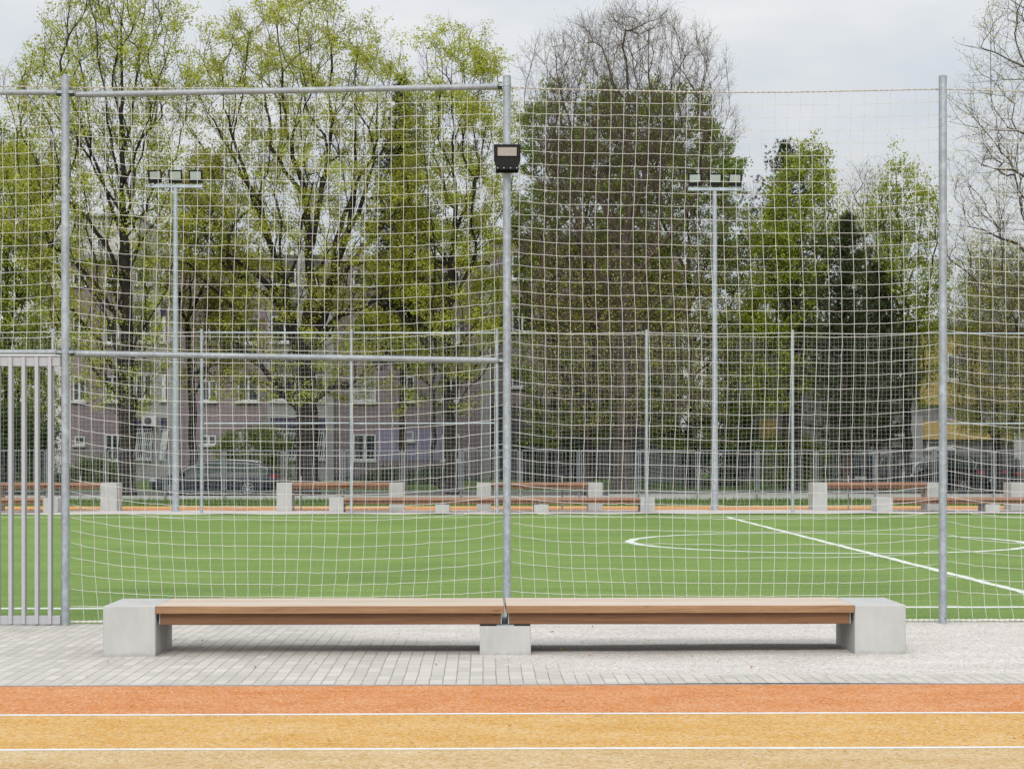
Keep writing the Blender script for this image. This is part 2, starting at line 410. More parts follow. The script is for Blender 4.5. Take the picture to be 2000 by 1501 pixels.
M['glass'] = mat_glass_dark(); M['curtain'] = simple("net curtain", (.35,.35,.35), .9, 0, .2, 6)
M['lens'] = simple("lamp lens", (.36,.39,.355), .25, 0, .06, 30, 0, .5); M['lens_beige'] = simple("lamp lens beige", (.33,.295,.25), .35, 0, .05, 40, 0, .5)
M['car_navy'] = mat_plain("navy paint", (.010,.014,.024), .35, .0, .35); M['car_black'] = mat_plain("black paint", (.008,.008,.009), .35, .0, .3)
M['car_silver'] = mat_plain("silver paint", (.30,.31,.32), .3, .5, .5); M['car_dark'] = mat_plain("anthracite paint", (.018,.018,.02), .35, .0, .35)
M['car_glass'] = simple("car glass", (.045,.065,.055), .35, 0, .1, 3, 0, .06); M['chrome'] = mat_plain("chrome", (.55,.56,.57), .2, .9)
M['tyre'] = mat_plain("tyre", (.015,.015,.015), .8); M['rim'] = mat_plain("alloy rim", (.35,.36,.37), .35, .7)
M['red'] = mat_plain("red light", (.35,.012,.01), .2); M['headlamp'] = mat_plain("headlamp", (.55,.57,.58), .12)
M['plate'] = mat_plain("plate", (.6,.6,.58), .4)

# ------------------------------------------------------------------ ground levels (metres from the camera)
D_PAVE, D_L1, D_L2, D_TURF0, D_TURF1 = 12.14, 10.80, 9.52, 16.62, 47.4
D_FENCE, D_FARF = 16.5, 48.3
D_ORANGE, D_VERGE, D_WALL = 50.7, 55.0, 62.0

def sheet(name, x0, x1, y0, y1, z, mat, nx=1, ny=1, zf=None):
    mb = MB(); v = []; f = []
    for j in range(ny+1):
        for i in range(nx+1):
            x = x0+(x1-x0)*i/nx; y = y0+(y1-y0)*j/ny
            v.append((x, y, z + (zf(x, y) if zf else 0)))
    for j in range(ny):
        for i in range(nx):
            a = j*(nx+1)+i; f.append((a, a+1, a+nx+2, a+nx+1))
    mb.add(v, f); o = build(mb, name, mat); o["kind"] = "structure"; return o

def rise(x, y): return .35*min(1, max(0, (y-76)/9))
sheet("ground", -600, 600, -60, 1200, -.03, M['earth'])
sheet("running_track", -40, 40, D_L1, D_PAVE, 0, M['track_o'])
sheet("running_track", -40, 40, D_L2, D_L1-.001, 0, M['track_y'])
sheet("running_track", -40, 40, -3, D_L2-.001, 0, M['track_t'])
def wavy_line(name, y, w, ph):
    mb = MB(); xs = np.linspace(-40, 40, 401)
    yy = y + .006*np.sin(xs*.9+ph) + .004*np.sin(xs*2.3+ph*2)
    v = [(x, a-w/2, .0012) for x, a in zip(xs, yy)] + [(x, a+w/2, .0012) for x, a in zip(xs, yy)]
    f = [(i, i+1, i+402, i+401) for i in range(400)]
    mb.add(v, f); o = build(mb, name, M['white']); o["kind"] = "structure"
wavy_line("track_line", D_L1, .058, 1.0); wavy_line("track_line", D_L2, .055, 3.0)
# paving, slightly higher than the track, gently uneven
def pv(x, y): return .004*math.sin(x*1.3+y*2)+.004*math.sin(x*.5-y*3.1)
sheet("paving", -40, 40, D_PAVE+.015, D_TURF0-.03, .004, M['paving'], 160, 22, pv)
mb = MB(); mb.box((-40, D_PAVE, -.05), (40, D_PAVE+.015, .006)); o = build(mb, "kerb", M['galv_dark']); o["kind"] = "structure"
sheet("pitch", -60, 60, D_TURF0-.03, D_TURF1, .0, M['turf'], 60, 30)
sheet("ground", -60, 60, D_TURF1, D_ORANGE, .012, M['gravel_far'], 100, 6, lambda x, y: .012*math.sin(x*2.1+y*3)+.01*math.sin(x*5.3)).name = "gravel_path"
sheet("running_track", -60, 60, D_ORANGE, 52.9, .006, M['track_o'])
sheet("running_track", -60, 60, 52.9, D_VERGE, .006, M['track_y'])
sheet("verge", -60, 60, D_VERGE, D_WALL-.02, .0, M['grass'])
sheet("street", -90, 90, 67.2, 75.5, .0, M['asphalt'])
sheet("lawn", -90, 90, D_WALL+.25, 67.2, .0, M['grass'])
sheet("lawn", -90, 90, 75.5, 120, .0, M['grass'], 4, 30, rise)
# pitch markings
def flat_strip(name, pts, w, z, mat, closed=False):
    pts = np.asarray(pts, float); n = len(pts)
    t = np.roll(pts, -1, 0) - np.roll(pts, 1, 0) if closed else np.gradient(pts, axis=0)
    t /= np.linalg.norm(t, axis=1)[:, None]; nn = np.stack([-t[:,1], t[:,0]], 1)
    a = pts + nn*w/2; c = pts - nn*w/2
    v = [(*p, z) for p in a] + [(*p, z) for p in c]
    m = n if closed else n-1
    f = [((i+1) % n, i, n+i, n+(i+1) % n) for i in range(m)]
    mb = MB(); mb.add(v, f); o = build(mb, name, mat); o["kind"] = "structure"; return o
def wob(xs, y, a=.012): return [(x, y+a*math.sin(x*3.1)+a*.7*math.sin(x*7.7+1)+a*.5*math.sin(x*17)) for x in xs]
flat_strip("side_line", wob(np.linspace(-45, 45, 900), 18.32), .19, .0015, M['turf_line'])
flat_strip("side_line", wob(np.linspace(-45, 45, 300), 45.2), .2, .002, M['turf_line'])
Xm = XW(1614, 5445/170.)  # halfway line
flat_strip("halfway_line", [(x, y) for y, x in wob(np.linspace(18.37, 45.14, 300), Xm)], .14, .003, M['turf_line'])
Rc = 384*32.0/FPX; th = np.linspace(0, 2*math.pi, 240, endpoint=False); yc = 32.05
wb = 1 + .004*np.sin(th*23) + .003*np.sin(th*41)
flat_strip("centre_circle", np.stack([Xm + Rc*np.cos(th)*wb, yc + Rc*np.sin(th)*wb], 1), .18, .0045, M['turf_line'], True)
# painted curve on the far track
th2 = np.linspace(-.9, .9, 30)
flat_strip("track_line", np.stack([XW(400, 52.6) + 1.1*np.cos(th2)*1.0, 52.6 + 1.4*np.sin(th2)], 1), .05, .012, M['white'])

# low concrete wall under the railing
mb = MB()
for k in range(24):
    x0 = -50+k*4.2; mb.box((x0, D_WALL, -.05), (x0+4.19, D_WALL+.24, .17 if x0 < 3 else .24), .015)
tag(build(mb, "retaining_wall", M['concrete']), "low grey concrete kerb wall running below the steel railing fence", "wall")

# grass blades on the far verge
def blades(name, x0, x1, y0, y1, n, hmin, hmax, mat):
    p = np.stack([RNG.uniform(x0, x1, n), RNG.uniform(y0, y1, n), np.zeros(n)], 1)
    h = RNG.uniform(hmin, hmax, n); a = RNG.uniform(0, math.pi, n); w = h*.12
    d = np.stack([np.cos(a), np.sin(a), np.zeros(n)], 1)*w[:, None]
    lean = RNG.normal(0, .35, (n, 3)); lean[:, 2] = 1
    v = np.stack([p-d, p+d, p+lean*h[:, None]], 1).reshape(-1, 3)
    o = link(name, raw_mesh(name, v, np.arange(3*n), 3), mat); o["kind"] = "stuff"; return o
blades("grass", -22, 22, D_VERGE+.05, D_WALL-.05, 30000, .05, .16, M['blade'])

# ------------------------------------------------------------------ near bench
def bench(name, d0, depth, blocks, seats, z_block, seat_th, beam_h, label, wood=M['wood_top'], beam=M['wood_beam'], mids=(), group=None, planks=5, base_z=0):
    """blocks: (x0,x1); mids: short blocks; seats: (x0,x1) in metres"""
    xs = [b[0] for b in blocks]+[b[1] for b in blocks]
    cx = (min(xs)+max(xs))/2
    t = thing(name, (cx, d0+depth/2, base_z), label, "bench", group)
    for (x0, x1) in blocks:
        mb = MB(); mb.box((x0, d0, base_z-.03), (x1, d0+depth, z_block), .006); build(mb, "concrete_block", M['concrete'], t)
    zb = z_block - seat_th - beam_h
    for (x0, x1) in mids:
        mb = MB(); mb.box((x0, d0+.0, base_z-.03), (x1, d0+depth, zb-.012), .006); blk = build(mb, "short_block", M['concrete'], t)
        w = x1-x0
        mb = MB(); mb.box((x0+.004, d0+.03, zb-.012), (x0+w*.31, d0+depth-.03, zb)); mb.box((x1-w*.31, d0+.03, zb-.012), (x1-.004, d0+depth-.03, zb)); build(mb, "rubber_pad", M['rubber'], blk)
        mb = MB(); mb.box((x0+w*.33, d0+.02, zb-.012), (x1-w*.33, d0+depth-.02, zb-.002)); build(mb, "steel_plate", M['galv'], blk)
    for k, (x0, x1) in enumerate(seats):
        mb = MB(); gap = .008; pw = (depth+.012-gap*(planks-1))/planks
        for i in range(planks):
            y = d0-.008+i*(pw+gap)
            mb.box((x0+random.uniform(0, .002), y, z_block-seat_th+.002*random.random()), (x1, y+pw, z_block+.002*random.random()), .004)
        st = build(mb, "seat", wood, t)
        mb = MB()
        for yy in (d0+.05, d0+depth-.13):
            mb.box((x0+.028, yy, zb), (x1-.028, yy+.08, z_block-seat_th-.001), .004)
        build(mb, "beam", beam, st)
        for xx in (x0+.018, x1-.028):
            mb = MB(); mb.box((xx, d0+.05, zb+.003), (xx+.01, d0+depth-.05, z_block-seat_th-.002)); build(mb, "end_plate", M['galv'], st)
    return t
DB = 13.93
zb_ = ZW(1182, DB)
X = lambda px: XW(px, DB)
bench("bench", DB, .75, [(X(201), X(303.5)), (X(1669.5), X(1769.5))], [(X(304), X(984.6)), (X(988), X(1668.5))], zb_, .064, .095,
      "long larch plank bench on concrete blocks, standing on paving nearest the orange track", mids=[(X(937), X(1037))])

# ------------------------------------------------------------------ nets
def tubes(A, B, ra, rb, n=4):
    """many tapered tubes at once -> verts, quad index array"""
    A = np.asarray(A, float); B = np.asarray(B, float); k = len(A)
    ra = np.broadcast_to(ra, (k,)); rb = np.broadcast_to(rb, (k,))
    t = B-A; L = np.linalg.norm(t, axis=1, keepdims=True); L[L == 0] = 1e-6; t = t/L
    a = np.where(np.abs(t[:, 2:3]) < .9, np.array([[0, 0, 1.]]), np.array([[1., 0, 0]]))
    u = np.cross(t, a); u /= np.linalg.norm(u, axis=1, keepdims=True); w = np.cross(t, u)
    th = np.arange(n)*2*math.pi/n
    c = np.cos(th)[None, :, None]; s = np.sin(th)[None, :, None]
    off = c*u[:, None] + s*w[:, None]
    v = np.concatenate([A[:, None] + off*ra[:, None, None], B[:, None] + off*rb[:, None, None]], 1).reshape(-1, 3)
    j = np.arange(n); kx = (j+1) % n
    q = np.stack([j, kx, n+kx, n+j], 1)
    f = (np.arange(k)[:, None, None]*2*n + q[None]).reshape(-1)
    return v, f

def net(name, x0, x1, z0, z1, y, cell, r, mat, parent, amp=.10, seed=0, sides=4, sag=.02):
    rg = np.random.default_rng(seed)
    nx = max(2, round((x1-x0)/cell)); nz = max(2, round((z1-z0)/cell))
    U, V = np.meshgrid(np.linspace(0, 1, nx+1), np.linspace(0, 1, nz+1), indexing='ij')
    wdt = x1-x0
    Xp = x0 + U*wdt; Zp = z0 + V*(z1-z0); Yp = np.full_like(Xp, y)
    k = .45*cell/.1265
    body = np.minimum(1, (1-V)*6)*np.minimum(1, V*9)*(.55+.75*(1-V))
    ea = .75+.6*rg.random(); eb = .5+.5*rg.random()
    Zp += amp*body*(ea*np.exp(-U*wdt/k) + eb*np.exp(-(1-U)*wdt/k)) - amp*.25*body*np.sin(U*math.pi)
    Zp -= sag*np.sin(U*math.pi)*V**8
    for q in range(4):
        fx, fz, p1, p2 = rg.uniform(.5, 2.2), rg.uniform(.5, 2.2), rg.uniform(0, 6), rg.uniform(0, 6)
        fall = np.sin(np.clip(V, 0, 1)*math.pi)**.5
        Xp += cell*.10*np.sin(fz*V*6+p1)*np.sin(fx*U*3+p2)*np.sin(U*math.pi)**.5
        Zp += cell*.07*np.sin(fx*U*8+p2)*fall
        Yp += cell*.25*np.sin(fx*U*3+p1)*np.sin(fz*V*4+p2)*np.sin(U*math.pi)
    # cords drawn in towards the foot of the post
    Xp += cell*.6*np.exp(-V*14)*np.sin(U*math.pi*2.0+.4)
    j = rg.normal(0, cell*.013, (3,)+Xp.shape); j[:, :, -1] *= .3
    j[0][0] = 0; j[0][-1] = 0
    Xp += j[0]; Yp += j[1]; Zp += j[2]
    # knots step by half a cord between neighbouring columns
    P = np.stack([Xp, Yp, Zp], -1)
    A = np.concatenate([P[:-1].reshape(-1, 3), P[:, :-1].reshape(-1, 3)]); B = np.concatenate([P[1:].reshape(-1, 3), P[:, 1:].reshape(-1, 3)])
    if cell > .08:   # every horizontal cord dips or rises a little between knots
        a = P[:-1].reshape(-1, 3); b2 = P[1:].reshape(-1, 3); mid = (a+b2)/2 + np.stack([rg.normal(0, .002, len(a)), rg.normal(0, .003, len(a)), rg.normal(-.002, .0022, len(a))], 1)
        a3 = P[:, :-1].reshape(-1, 3); b3 = P[:, 1:].reshape(-1, 3); mid3 = (a3+b3)/2 + rg.normal(0, .002, a3.shape)
        A = np.concatenate([a, mid, a3, mid3]); B = np.concatenate([mid, b2, mid3, b3])
        kn = P[1:-1, 1:-1].reshape(-1, 3); off = np.array([[0, 0, r*1.6]])
        A = np.concatenate([A, kn-off]); B = np.concatenate([B, kn+off])
        rr = np.full(len(A), r); rr[-len(kn):] = r*1.35
    else: rr = np.full(len(A), r)
    v, f = tubes(A - ORIG[parent.name], B - ORIG[parent.name], rr, rr, sides)
    return link(name, raw_mesh(name, v, f, 4, True), mat, parent), P

def post(t, x, y, z0, z1, r, cap=True, mat=None, n=20):
    mb = MB(); mb.tube([(x, y, z0), (x, y, z1)], r, n); p = build(mb, "post", mat or M['galv'], t, 40)
    if cap:
        mb = MB(); mb.lathe((x, y, z1), [(r*1.04, 0), (r*1.04, .004), (r*.75, .012)], n); build(mb, "cap", M['galv_dark'], p, 40)
    return p

def rope(name, P, r, mat, t, seed=1):
    # twisted rope along a polyline
    P = np.asarray(P); mb = MB(); L = np.concatenate([[0], np.cumsum(np.linalg.norm(np.diff(P, axis=0), axis=1))])
    s = np.arange(0, L[-1], .02); Q = np.stack([np.interp(s, L, P[:, k]) for k in range(3)], 1)
    for ph in (0, math.pi):
        a = s*2*math.pi/.11+ph
        q = Q.copy(); q[:, 1] += r*.6*np.cos(a); q[:, 2] += r*.6*np.sin(a)
        mb.tube(list(q), r*.62, 5)
    return build(mb, name, mat, t, True)

DF = D_FENCE
NF = thing("ball_fence", (XW(990, DF), DF, 0), "tall near ball fence of galvanised posts and white netting behind the bench", "fence")
PX = [-730, 130, 990, 1839, 2695]
xs_ = [XW(p, DF) for p in PX]
ztop = [ZW(152, DF, p) for p in (130, 130, 990, 1839, 1839)]
for i, x in enumerate(xs_):
    p = post(NF, x, DF-.045, -.25 if i != 1 else -.002, ztop[i], .039)
    if i == 3:
        mb = MB(); mb.lathe((x+.012, DF-.0835, .06), [(.006, 0), (.006, .003)], 10, 1); build(mb, "bolt", M['rubber'], p)
    if i == 2:
        for (yy, h) in ((ZW(880, DF), .13), (ZW(905, DF), .10)):
            mb = MB(); mb.lathe((x, DF-.045, yy), [(.0398, -h/2), (.0398, h/2)], 24); build(mb, "sticker", M['pole'], p, 40)
    if i == 1:
        mb = MB(); mb.lathe((x, DF-.045, ZW(780, DF)), [(.0397, -.05), (.0397, .05)], 24); build(mb, "sticker", M['pole'], p, 40)
# rails
def rail(t, pa, pb, r, d, name="rail"):
    a, b2 = W(*pa, d), W(*pb, d); mb = MB(); mb.tube([a, b2], r, 18); return build(mb, name, M['galv_dark'], t, 40)
def clamp(t, px, py, side):
    """steel strap round the post with a plastic end cap on the rail"""
    x = XW(px, DF); z = ZW(py, DF, px); y = DF-.045
    mb = MB()
    mb.lathe((x, y, z), [(.042, -.016), (.0425, -.016), (.0425, .016), (.042, .016)], 24)
    for sd in side: mb.box((min(x+sd*.036, x+sd*.10), y-.022, z-.014), (max(x+sd*.036, x+sd*.10), y-.016, z+.014))
    c = build(mb, "clamp", M['galv'], t, 40)
    for sd in side:
        mb = MB(); xx = x+sd*.045; x2 = x+sd*.088
        mb.tube([(xx, DF-.02, z), (x2, DF-.02, z)], .036, 14); build(mb, "end_cap", M['green_cap'], c, 40)
        mb = MB(); mb.lathe((x+sd*.085, y-.022, z), [(.009, -.008), (.009, 0)], 6, 1); build(mb, "bolt", M['bolt'], c)
dr = DF-.02
rail(NF, (-710, 181.5), (113, 180.5), .027, dr); rail(NF, (147, 185), (972, 169), .0285, dr)
rail(NF, (-710, 688), (113, 688), .029, dr); rail(NF, (147, 690), (972, 703.5), .029, dr)
clamp(NF, 130, 182, (-1, 1)); clamp(NF, 130, 687.5, (-1, 1)); clamp(NF, 990, 168, (-1,)); clamp(NF, 990, 704, (-1,))
RC = .0025
zt = [ZW(172, DF), ZW(174, DF), ZW(171, DF), ZW(171, DF)]
yn = DF
for i in range(4):
    z0 = ZW(686, DF) if i == 0 else .035
    n_, P = net("net", xs_[i], xs_[i+1], z0, zt[i], yn, .1265, RC, M['cord'], NF, (.03, .095, .065, .07)[i], 20+i, 5, .035 if i >= 2 else .0)
    rope("top_rope", P[:, -1], .0068 if i >= 2 else .0068, M['rope'], n_)
    if i: rope("bottom_rope", P[:, 0], .011, M['cord'], n_)

# gate leaf
G = thing("gate", (XW(60, DF), DF, 0), "grey powder coated gate with vertical slats, left of the leftmost near post", "gate")
gx1 = XW(120, DF); gx0 = XW(-400, DF)
mb = MB(); mb.box((gx0, DF-.035, ZW(716, DF)), (gx1, DF+.025, ZW(697.5, DF)), .003); build(mb, "top_rail", M['powder'], G)
mb = MB(); mb.box((gx0, DF-.035, ZW(1217, DF)), (gx1, DF+.025, ZW(1200, DF)), .003); build(mb, "bottom_rail", M['powder'], G)
mb = MB(); mb.box((gx0, DF-.05, ZW(696.5, DF)), (gx1+.004, DF+.03, ZW(693.5, DF)), .002); build(mb, "cap_strip", M['frame'], G)
for k in range(-14, 4):
    xa = XW(16+k*25.7, DF-.06); mb = MB(); mb.box((xa, DF-.06, ZW(1216, DF)), (xa+.034, DF+.022, ZW(698.2, DF)), .002); build(mb, "slat", M['powder'], G)
mb = MB(); mb.box((gx1+.004, DF-.03, .01), (gx1+.018, DF+.02, ZW(694, DF)), .002); build(mb, "seal_strip", M['rubber'], G)

# floodlight on the middle post
def floodlight(parent_less_loc):
    x, y, z = parent_less_loc
    t = thing("floodlight", (x, y, z), "black square floodlight fixed to the middle near post below its top", "floodlight")
    w = .128; h0, h1 = z-.118, z+.118
    mb = MB()
    poly = [(x-w, h1), (x-w, h0+.085), (x-w*.80, h0+.012), (x-w*.74, h0), (x+w*.74, h0), (x+w*.80, h0+.012), (x+w, h0+.085), (x+w, h1)]
    mb.prism(poly[::-1], y-.165, y-.105); build(mb, "housing", M['black'], t)
    mb = MB(); a = .012
    mb.box((x-w+.001, y-.172, h1-.027), (x+w-.001, y-.1652, h1-.001)); mb.box((x-w+.001, y-.172, h1-.117), (x-w+.034, y-.1652, h1-.0275)); mb.box((x+w-.034, y-.172, h1-.117), (x+w-.001, y-.1652, h1-.0275))
    mb.box((x-w+.0345, y-.172, h1-.117), (x+w-.0345, y-.1652, h1-.112)); build(mb, "bezel", M['black'], t)
    mb = MB()
    for i in range(14):
        xa = x-w+.036+i*(2*w-.072)/14; mb.box((xa, y-.1685, h1-.1115), (xa+(2*w-.072)/14-.0008, y-.1655, h1-.028), .0004)
    build(mb, "lens", M['lens_beige'], t)
    mb = MB(); mb.box((x-w*.86, y-.175, h0-.004), (x+w*.86, y-.1655, h0+.016), .002)
    mb.box((x-w*.86, y-.165, h0-.006), (x-w*.80, y-.03, h0+.012)); mb.box((x+w*.80, y-.165, h0-.006), (x+w*.86, y-.03, h0+.012))
    mb.box((x-w*.86, y-.045, h0-.02), (x+w*.86, y-.0395, h0+.02)); br = build(mb, "bracket", M['black'], t)
    for sx in (-.8, -.28, .28, .8):
        mb = MB(); mb.lathe((x+sx*w*.9, y-.1755, h0+.007), [(.005, -.003), (.005, 0)], 8, 1); build(mb, "bolt", M['chrome'], br)
    mb = MB()
    for q in range(9): mb.box((x-w*.8+q*.025, y-.104, h0+.03), (x-w*.8+q*.025+.004, y-.075, h1-.02))
    build(mb, "cooling_fin", M['black'], t)
    return t
floodlight((XW(990.5, DF-.16), DF-.045, ZW(307.5, DF-.16)))

# ------------------------------------------------------------------ far ball fence
DR = D_FARF
FF = thing("ball_fence", (XW(970, DR), DR, 0), "lower far ball fence with thin posts and fine netting across the pitch", "fence")
FPXs = [-187, 104, 394.5, 686.5, 970.5, 1262.5, 1547.5, 1838, 2130]
fx = [XW(p, DR) for p in FPXs]
zf_ = ZW(644, DR)
for x in fx: post(FF, x, DR-.05, -.2, zf_, .042, True, M['pole'], 14)
for (i, j) in ((2, 3), (3, 4), (7, 8)):
    for py in (650, 827):
        mb = MB(); mb.tube([(fx[i]+.06, DR, ZW(py, DR)), (fx[j]-.06, DR, ZW(py-(1 if py > 700 else 0), DR))], .026, 10); build(mb, "rail", M['pole'], FF, 40)
for i in range(len(fx)-1):
    n_, P = net("net", fx[i]+.05, fx[i+1]-.05, .03, ZW(649, DR), DR, 0.1265, .0020, M['cord_far'], FF, .05, 50+i, 3, .03)
    mb = MB(); mb.tube(list(P[:, -1]), .012, 5); build(mb, "top_rope", M['cord_far'], n_)

# ------------------------------------------------------------------ floodlight masts
def mast(px, d, ytop, label, angles):
    x = XW(px, d); zt_ = ZW(ytop, d)
    t = thing("light_mast", (x, d, 0), label, "light mast", "light masts beyond the pitch")
    mb = MB(); mb.tube([(x, d, -.1), (x, d, zt_)], [.105, .062], 16); build(mb, "pole", M['pole'], t, 40)
    mb = MB(); mb.lathe((x, d, .0), [(.17, 0), (.17, .02), (.11, .03)], 16); build(mb, "base_plate", M['galv'], t, 40)
    bw = .80; mb = MB(); mb.box((x-bw, d-.06, zt_), (x+bw, d+.06, zt_+.10), .01); build(mb, "crossbar", M['pole'], t)
    for k, (dx, (yaw, roll)) in enumerate(zip((-.60, 0, .60), angles)):
        c = Vector((x+dx, d-.06, zt_+.33)); w = .20
        from mathutils import Matrix
        rot = Matrix.Rotation(R(yaw), 4, 'Z') @ Matrix.Rotation(R(8), 4, 'X') @ Matrix.Rotation(R(roll), 4, 'Y')
        def tr(mb_): mb_.v = [np.array([tuple(c + (rot @ Vector(p))) for p in a]) for a in mb_.v]; return mb_
        mb = MB(); mb.prism([(-w*.95, -.19), (w*.95, -.19), (w, -.1), (w, .19), (-w, .19), (-w, -.1)], -.03, .05); tr(mb); lp = build(mb, "lamp", M['black'], t)
        mb = MB(); mb.box((-w+.045, -.036, -.075), (w-.045, -.0305, .145)); tr(mb); build(mb, "lens", M['lens'], lp)
        mb = MB(); mb.box((-w+.035, .0, -.25), (-w+.06, .03, -.19)); mb.box((w-.06, .0, -.25), (w-.035, .03, -.19)); mb.box((-w+.035, -.02, -.262), (w-.035, .05, -.25)); tr(mb); build(mb, "bracket", M['chrome'], lp)
mast(343, 49.95, 369, "tall grey light mast with three lamps above the parked estate car", [(28, -7), (12, -3), (0, 0)])
mast(1396, 50.3, 372, "tall grey light mast with three lamps in front of the leafless tree", [(-6, -1), (2, 0), (-14, 4)])

# ------------------------------------------------------------------ far benches
DL, DT = 48.75, 50.15
def fb(kind, blocks, seats, label, mids=()):
    d = DL if kind == "low" else DT
    zz = ZW(972, DL) if kind == "low" else ZW(942.5, DT)
    f = lambda a: [(XW(p, d), XW(q, d)) for p, q in a]
    return bench("bench", d, .75, f(blocks), f(seats), zz, .075, .10, label, M['wood_far'], M['wood_beam'], f(mids), "stepped benches across the pitch", 5)
fb("tall", [(-32, -4), (196, 228)], [(-4, 196)], "high backrow bench at the far left, its block beside the thick leafy trunk")
fb("low", [(-180, -152), (84, 113)], [(-152, -34), (-34, 84)], "low front bench at the far left, seen partly through the gate slats", [(-48, -20)])
fb("tall", [(540, 570), (760, 788)], [(570, 760)], "high bench standing just right of the parked estate car")
fb("low", [(643, 671), (1251, 1279)], [(671, 864), (864, 1057.5), (1057.5, 1251)], "longest low bench across the pitch, on four blocks, behind the middle near post", [(850, 878), (1043, 1071.5)])
fb("tall", [(931, 959), (1149, 1177)], [(959, 1149)], "high bench behind the middle near post, below the leafless tree")
fb("tall", [(1588, 1616), (1811, 1840)], [(1616, 1811)], "high bench at the far right in front of the dark pine")
fb("low", [(1713, 1744), (2132, 2160)], [(1744, 1939), (1939, 2132)], "low front bench at the far right, crossing behind the rightmost near post", [(1925, 1953)])
fb("tall", [(1975, 2003), (2194, 2222)], [(2003, 2194)], "high bench cut off by the right edge of the photo")
# short thin posts beside the benches
for k, (px, lb) in enumerate(((157, "thin grey steel post between the leftmost near post and the tall mast"), (588, "thin grey steel post below the multi-stemmed tree"), (1098, "thin grey steel post behind the longest low bench"), (1657, "thin grey steel post in front of the dark pine"))):
    d = 51.0; x = XW(px, d); mb = MB(); mb.tube([(x, d, -.05), (x, d, ZW(930, d))], .022, 10); mb.lathe((x, d, ZW(930, d)), [(.03, 0), (.03, .02)], 10)
    tag(build(mb, "steel_post", M['pole'], None, 40, (x, d, 0)), lb, "post", "thin posts among the far benches")

# ------------------------------------------------------------------ railing fence
DRL = 61.9
RF = thing("railing_fence", (XW(1000, DRL), DRL, 0), "long grey steel railing fence of upright bars in front of the trees", "fence")
zr1, zr0 = ZW(878, DRL), ZW(960, DRL)
pitch = 115.6; ks = range(-3, 20)
rx = [XW(91+pitch*k, DRL) for k in ks]
for i, x in enumerate(rx):
    mb = MB(); mb.box((x-.027, DRL-.03, -.02), (x+.027, DRL+.03, zr1+.02), .004); build(mb, "post", M['bar'], RF)
    if i < len(rx)-1:
        x2 = rx[i+1]; mb = MB()
        mb.box((x+.08, DRL-.018, zr1-.045), (x2-.08, DRL+.018, zr1)); mb.box((x+.08, DRL-.018, zr0), (x2-.08, DRL+.018, zr0+.045))
        n = 15; w = (x2-x-.16)
        for q in range(n+1):
            xx = x+.08+w*q/n; e = .018 if q in (0, n) else .007
            mb.box((xx-e, DRL-.012, zr0+.046), (xx+e, DRL+.012, zr1-.046))
        for zz in (zr0+.12, zr1-.12): mb.box((x+.027, DRL-.01, zz), (x+.06, DRL+.01, zz+.04)); mb.box((x2-.06, DRL-.01, zz), (x2-.027, DRL+.01, zz+.04))
        build(mb, "bar_panel", M['bar'], RF)

# ------------------------------------------------------------------ buildings
def window(t, d, px0, py0, px1, py1, wall_mat=None, split=.5, sill=True, open_leaf=False, curtain=False, blind=False):
    """a set-back window in front of plane y=d (the wall's face)"""
    x0, x1 = XW(px0, d), XW(px1, d); z1, z0 = ZW(py0, d), ZW(py1, d)
    y = d-.004
    mb = MB(); f = .07
    mb.box((x0, y-.05, z0), (x0+f, y, z1)); mb.box((x1-f, y-.05, z0), (x1, y, z1)); mb.box((x0+f, y-.05, z0), (x1-f, y, z0+f)); mb.box((x0+f, y-.05, z1-f), (x1-f, y, z1))
    if split: xm = x0+(x1-x0)*split; mb.box((xm-.05, y-.055, z0+f), (xm+.05, y-.002, z1-f))
    w = build(mb, "window", M['frame'], t)
    mb = MB(); mb.box((x0+f, y-.012, z0+f), (x1-f, y-.001, z1-f)); build(mb, "pane", M['curtain'] if curtain else M['glass'], w)
    # dark side reveal
    if sill:
        mb = MB(); mb.box((x0-.12, y-.16, z0-.13), (x1+.06, y, z0-.002), .01); build(mb, "sill", M['sill'], w)
    if blind:
        mb = MB()
        for k in range(12): zz = z0+f+(z1-z0-2*f)*k/12; mb.box((x0+f, y-.045, zz), (x1-f, y-.02, zz+.05))
        build(mb, "blind", M['sill'], w)
    return w

BD = 88.0
def zq(py): return ZW(py, BD)
B1 = thing("apartment_block", (XW(550, BD), BD, .35), "mauve rendered apartment block with white windows and grey balcony bays", "building")
mb = MB(); mb.box((XW(138, BD), BD, .3), (XW(955, BD), BD+11, zq(512))); build(mb, "wall", M['mauve'], B1)
mb = MB(); mb.box((XW(132, BD), BD-.35, zq(511.5)), (XW(958, BD), BD+11.3, zq(499)), .02); build(mb, "roof", M['greywall'], B1)
mb = MB(); mb.box((XW(736, BD), BD-.03, zq(898)), (XW(862, BD), BD-.003, zq(838))); build(mb, "lilac_panel", M['lilac'], B1)
mb = MB(); mb.box((XW(937, BD), BD-.06, .3), (XW(957, BD), BD-.004, zq(513))); build(mb, "corner_strip", M['greywall'], B1)
mb = MB(); mb.box((XW(139, BD), BD-.04, .3), (XW(936, BD), BD-.003, zq(929))); build(mb, "plinth", M['darkwall'], B1)
rows = [(848, 898), (735, 783), (622, 670), (530, 558)]
for r_, (a, b2) in enumerate(rows):
    for (p, q) in ((143, 168), (206, 233), (690, 734), (780, 809), (863, 898)):
        if r_ == 0 and p in (780,): window(B1, BD, 781, 842, 808, 860, split=0)
        elif r_ == 0 and p == 143: window(B1, BD, 146, 852, 166, 868, split=0)
        elif r_ == 3 and p == 780: continue
        else: window(B1, BD, p, a, q, b2, curtain=(r_, p) in ((1, 690), (2, 863)))
window(B1, BD, 394, 850, 422, 868); window(B1, BD, 462, 843, 500, 880, blind=True)
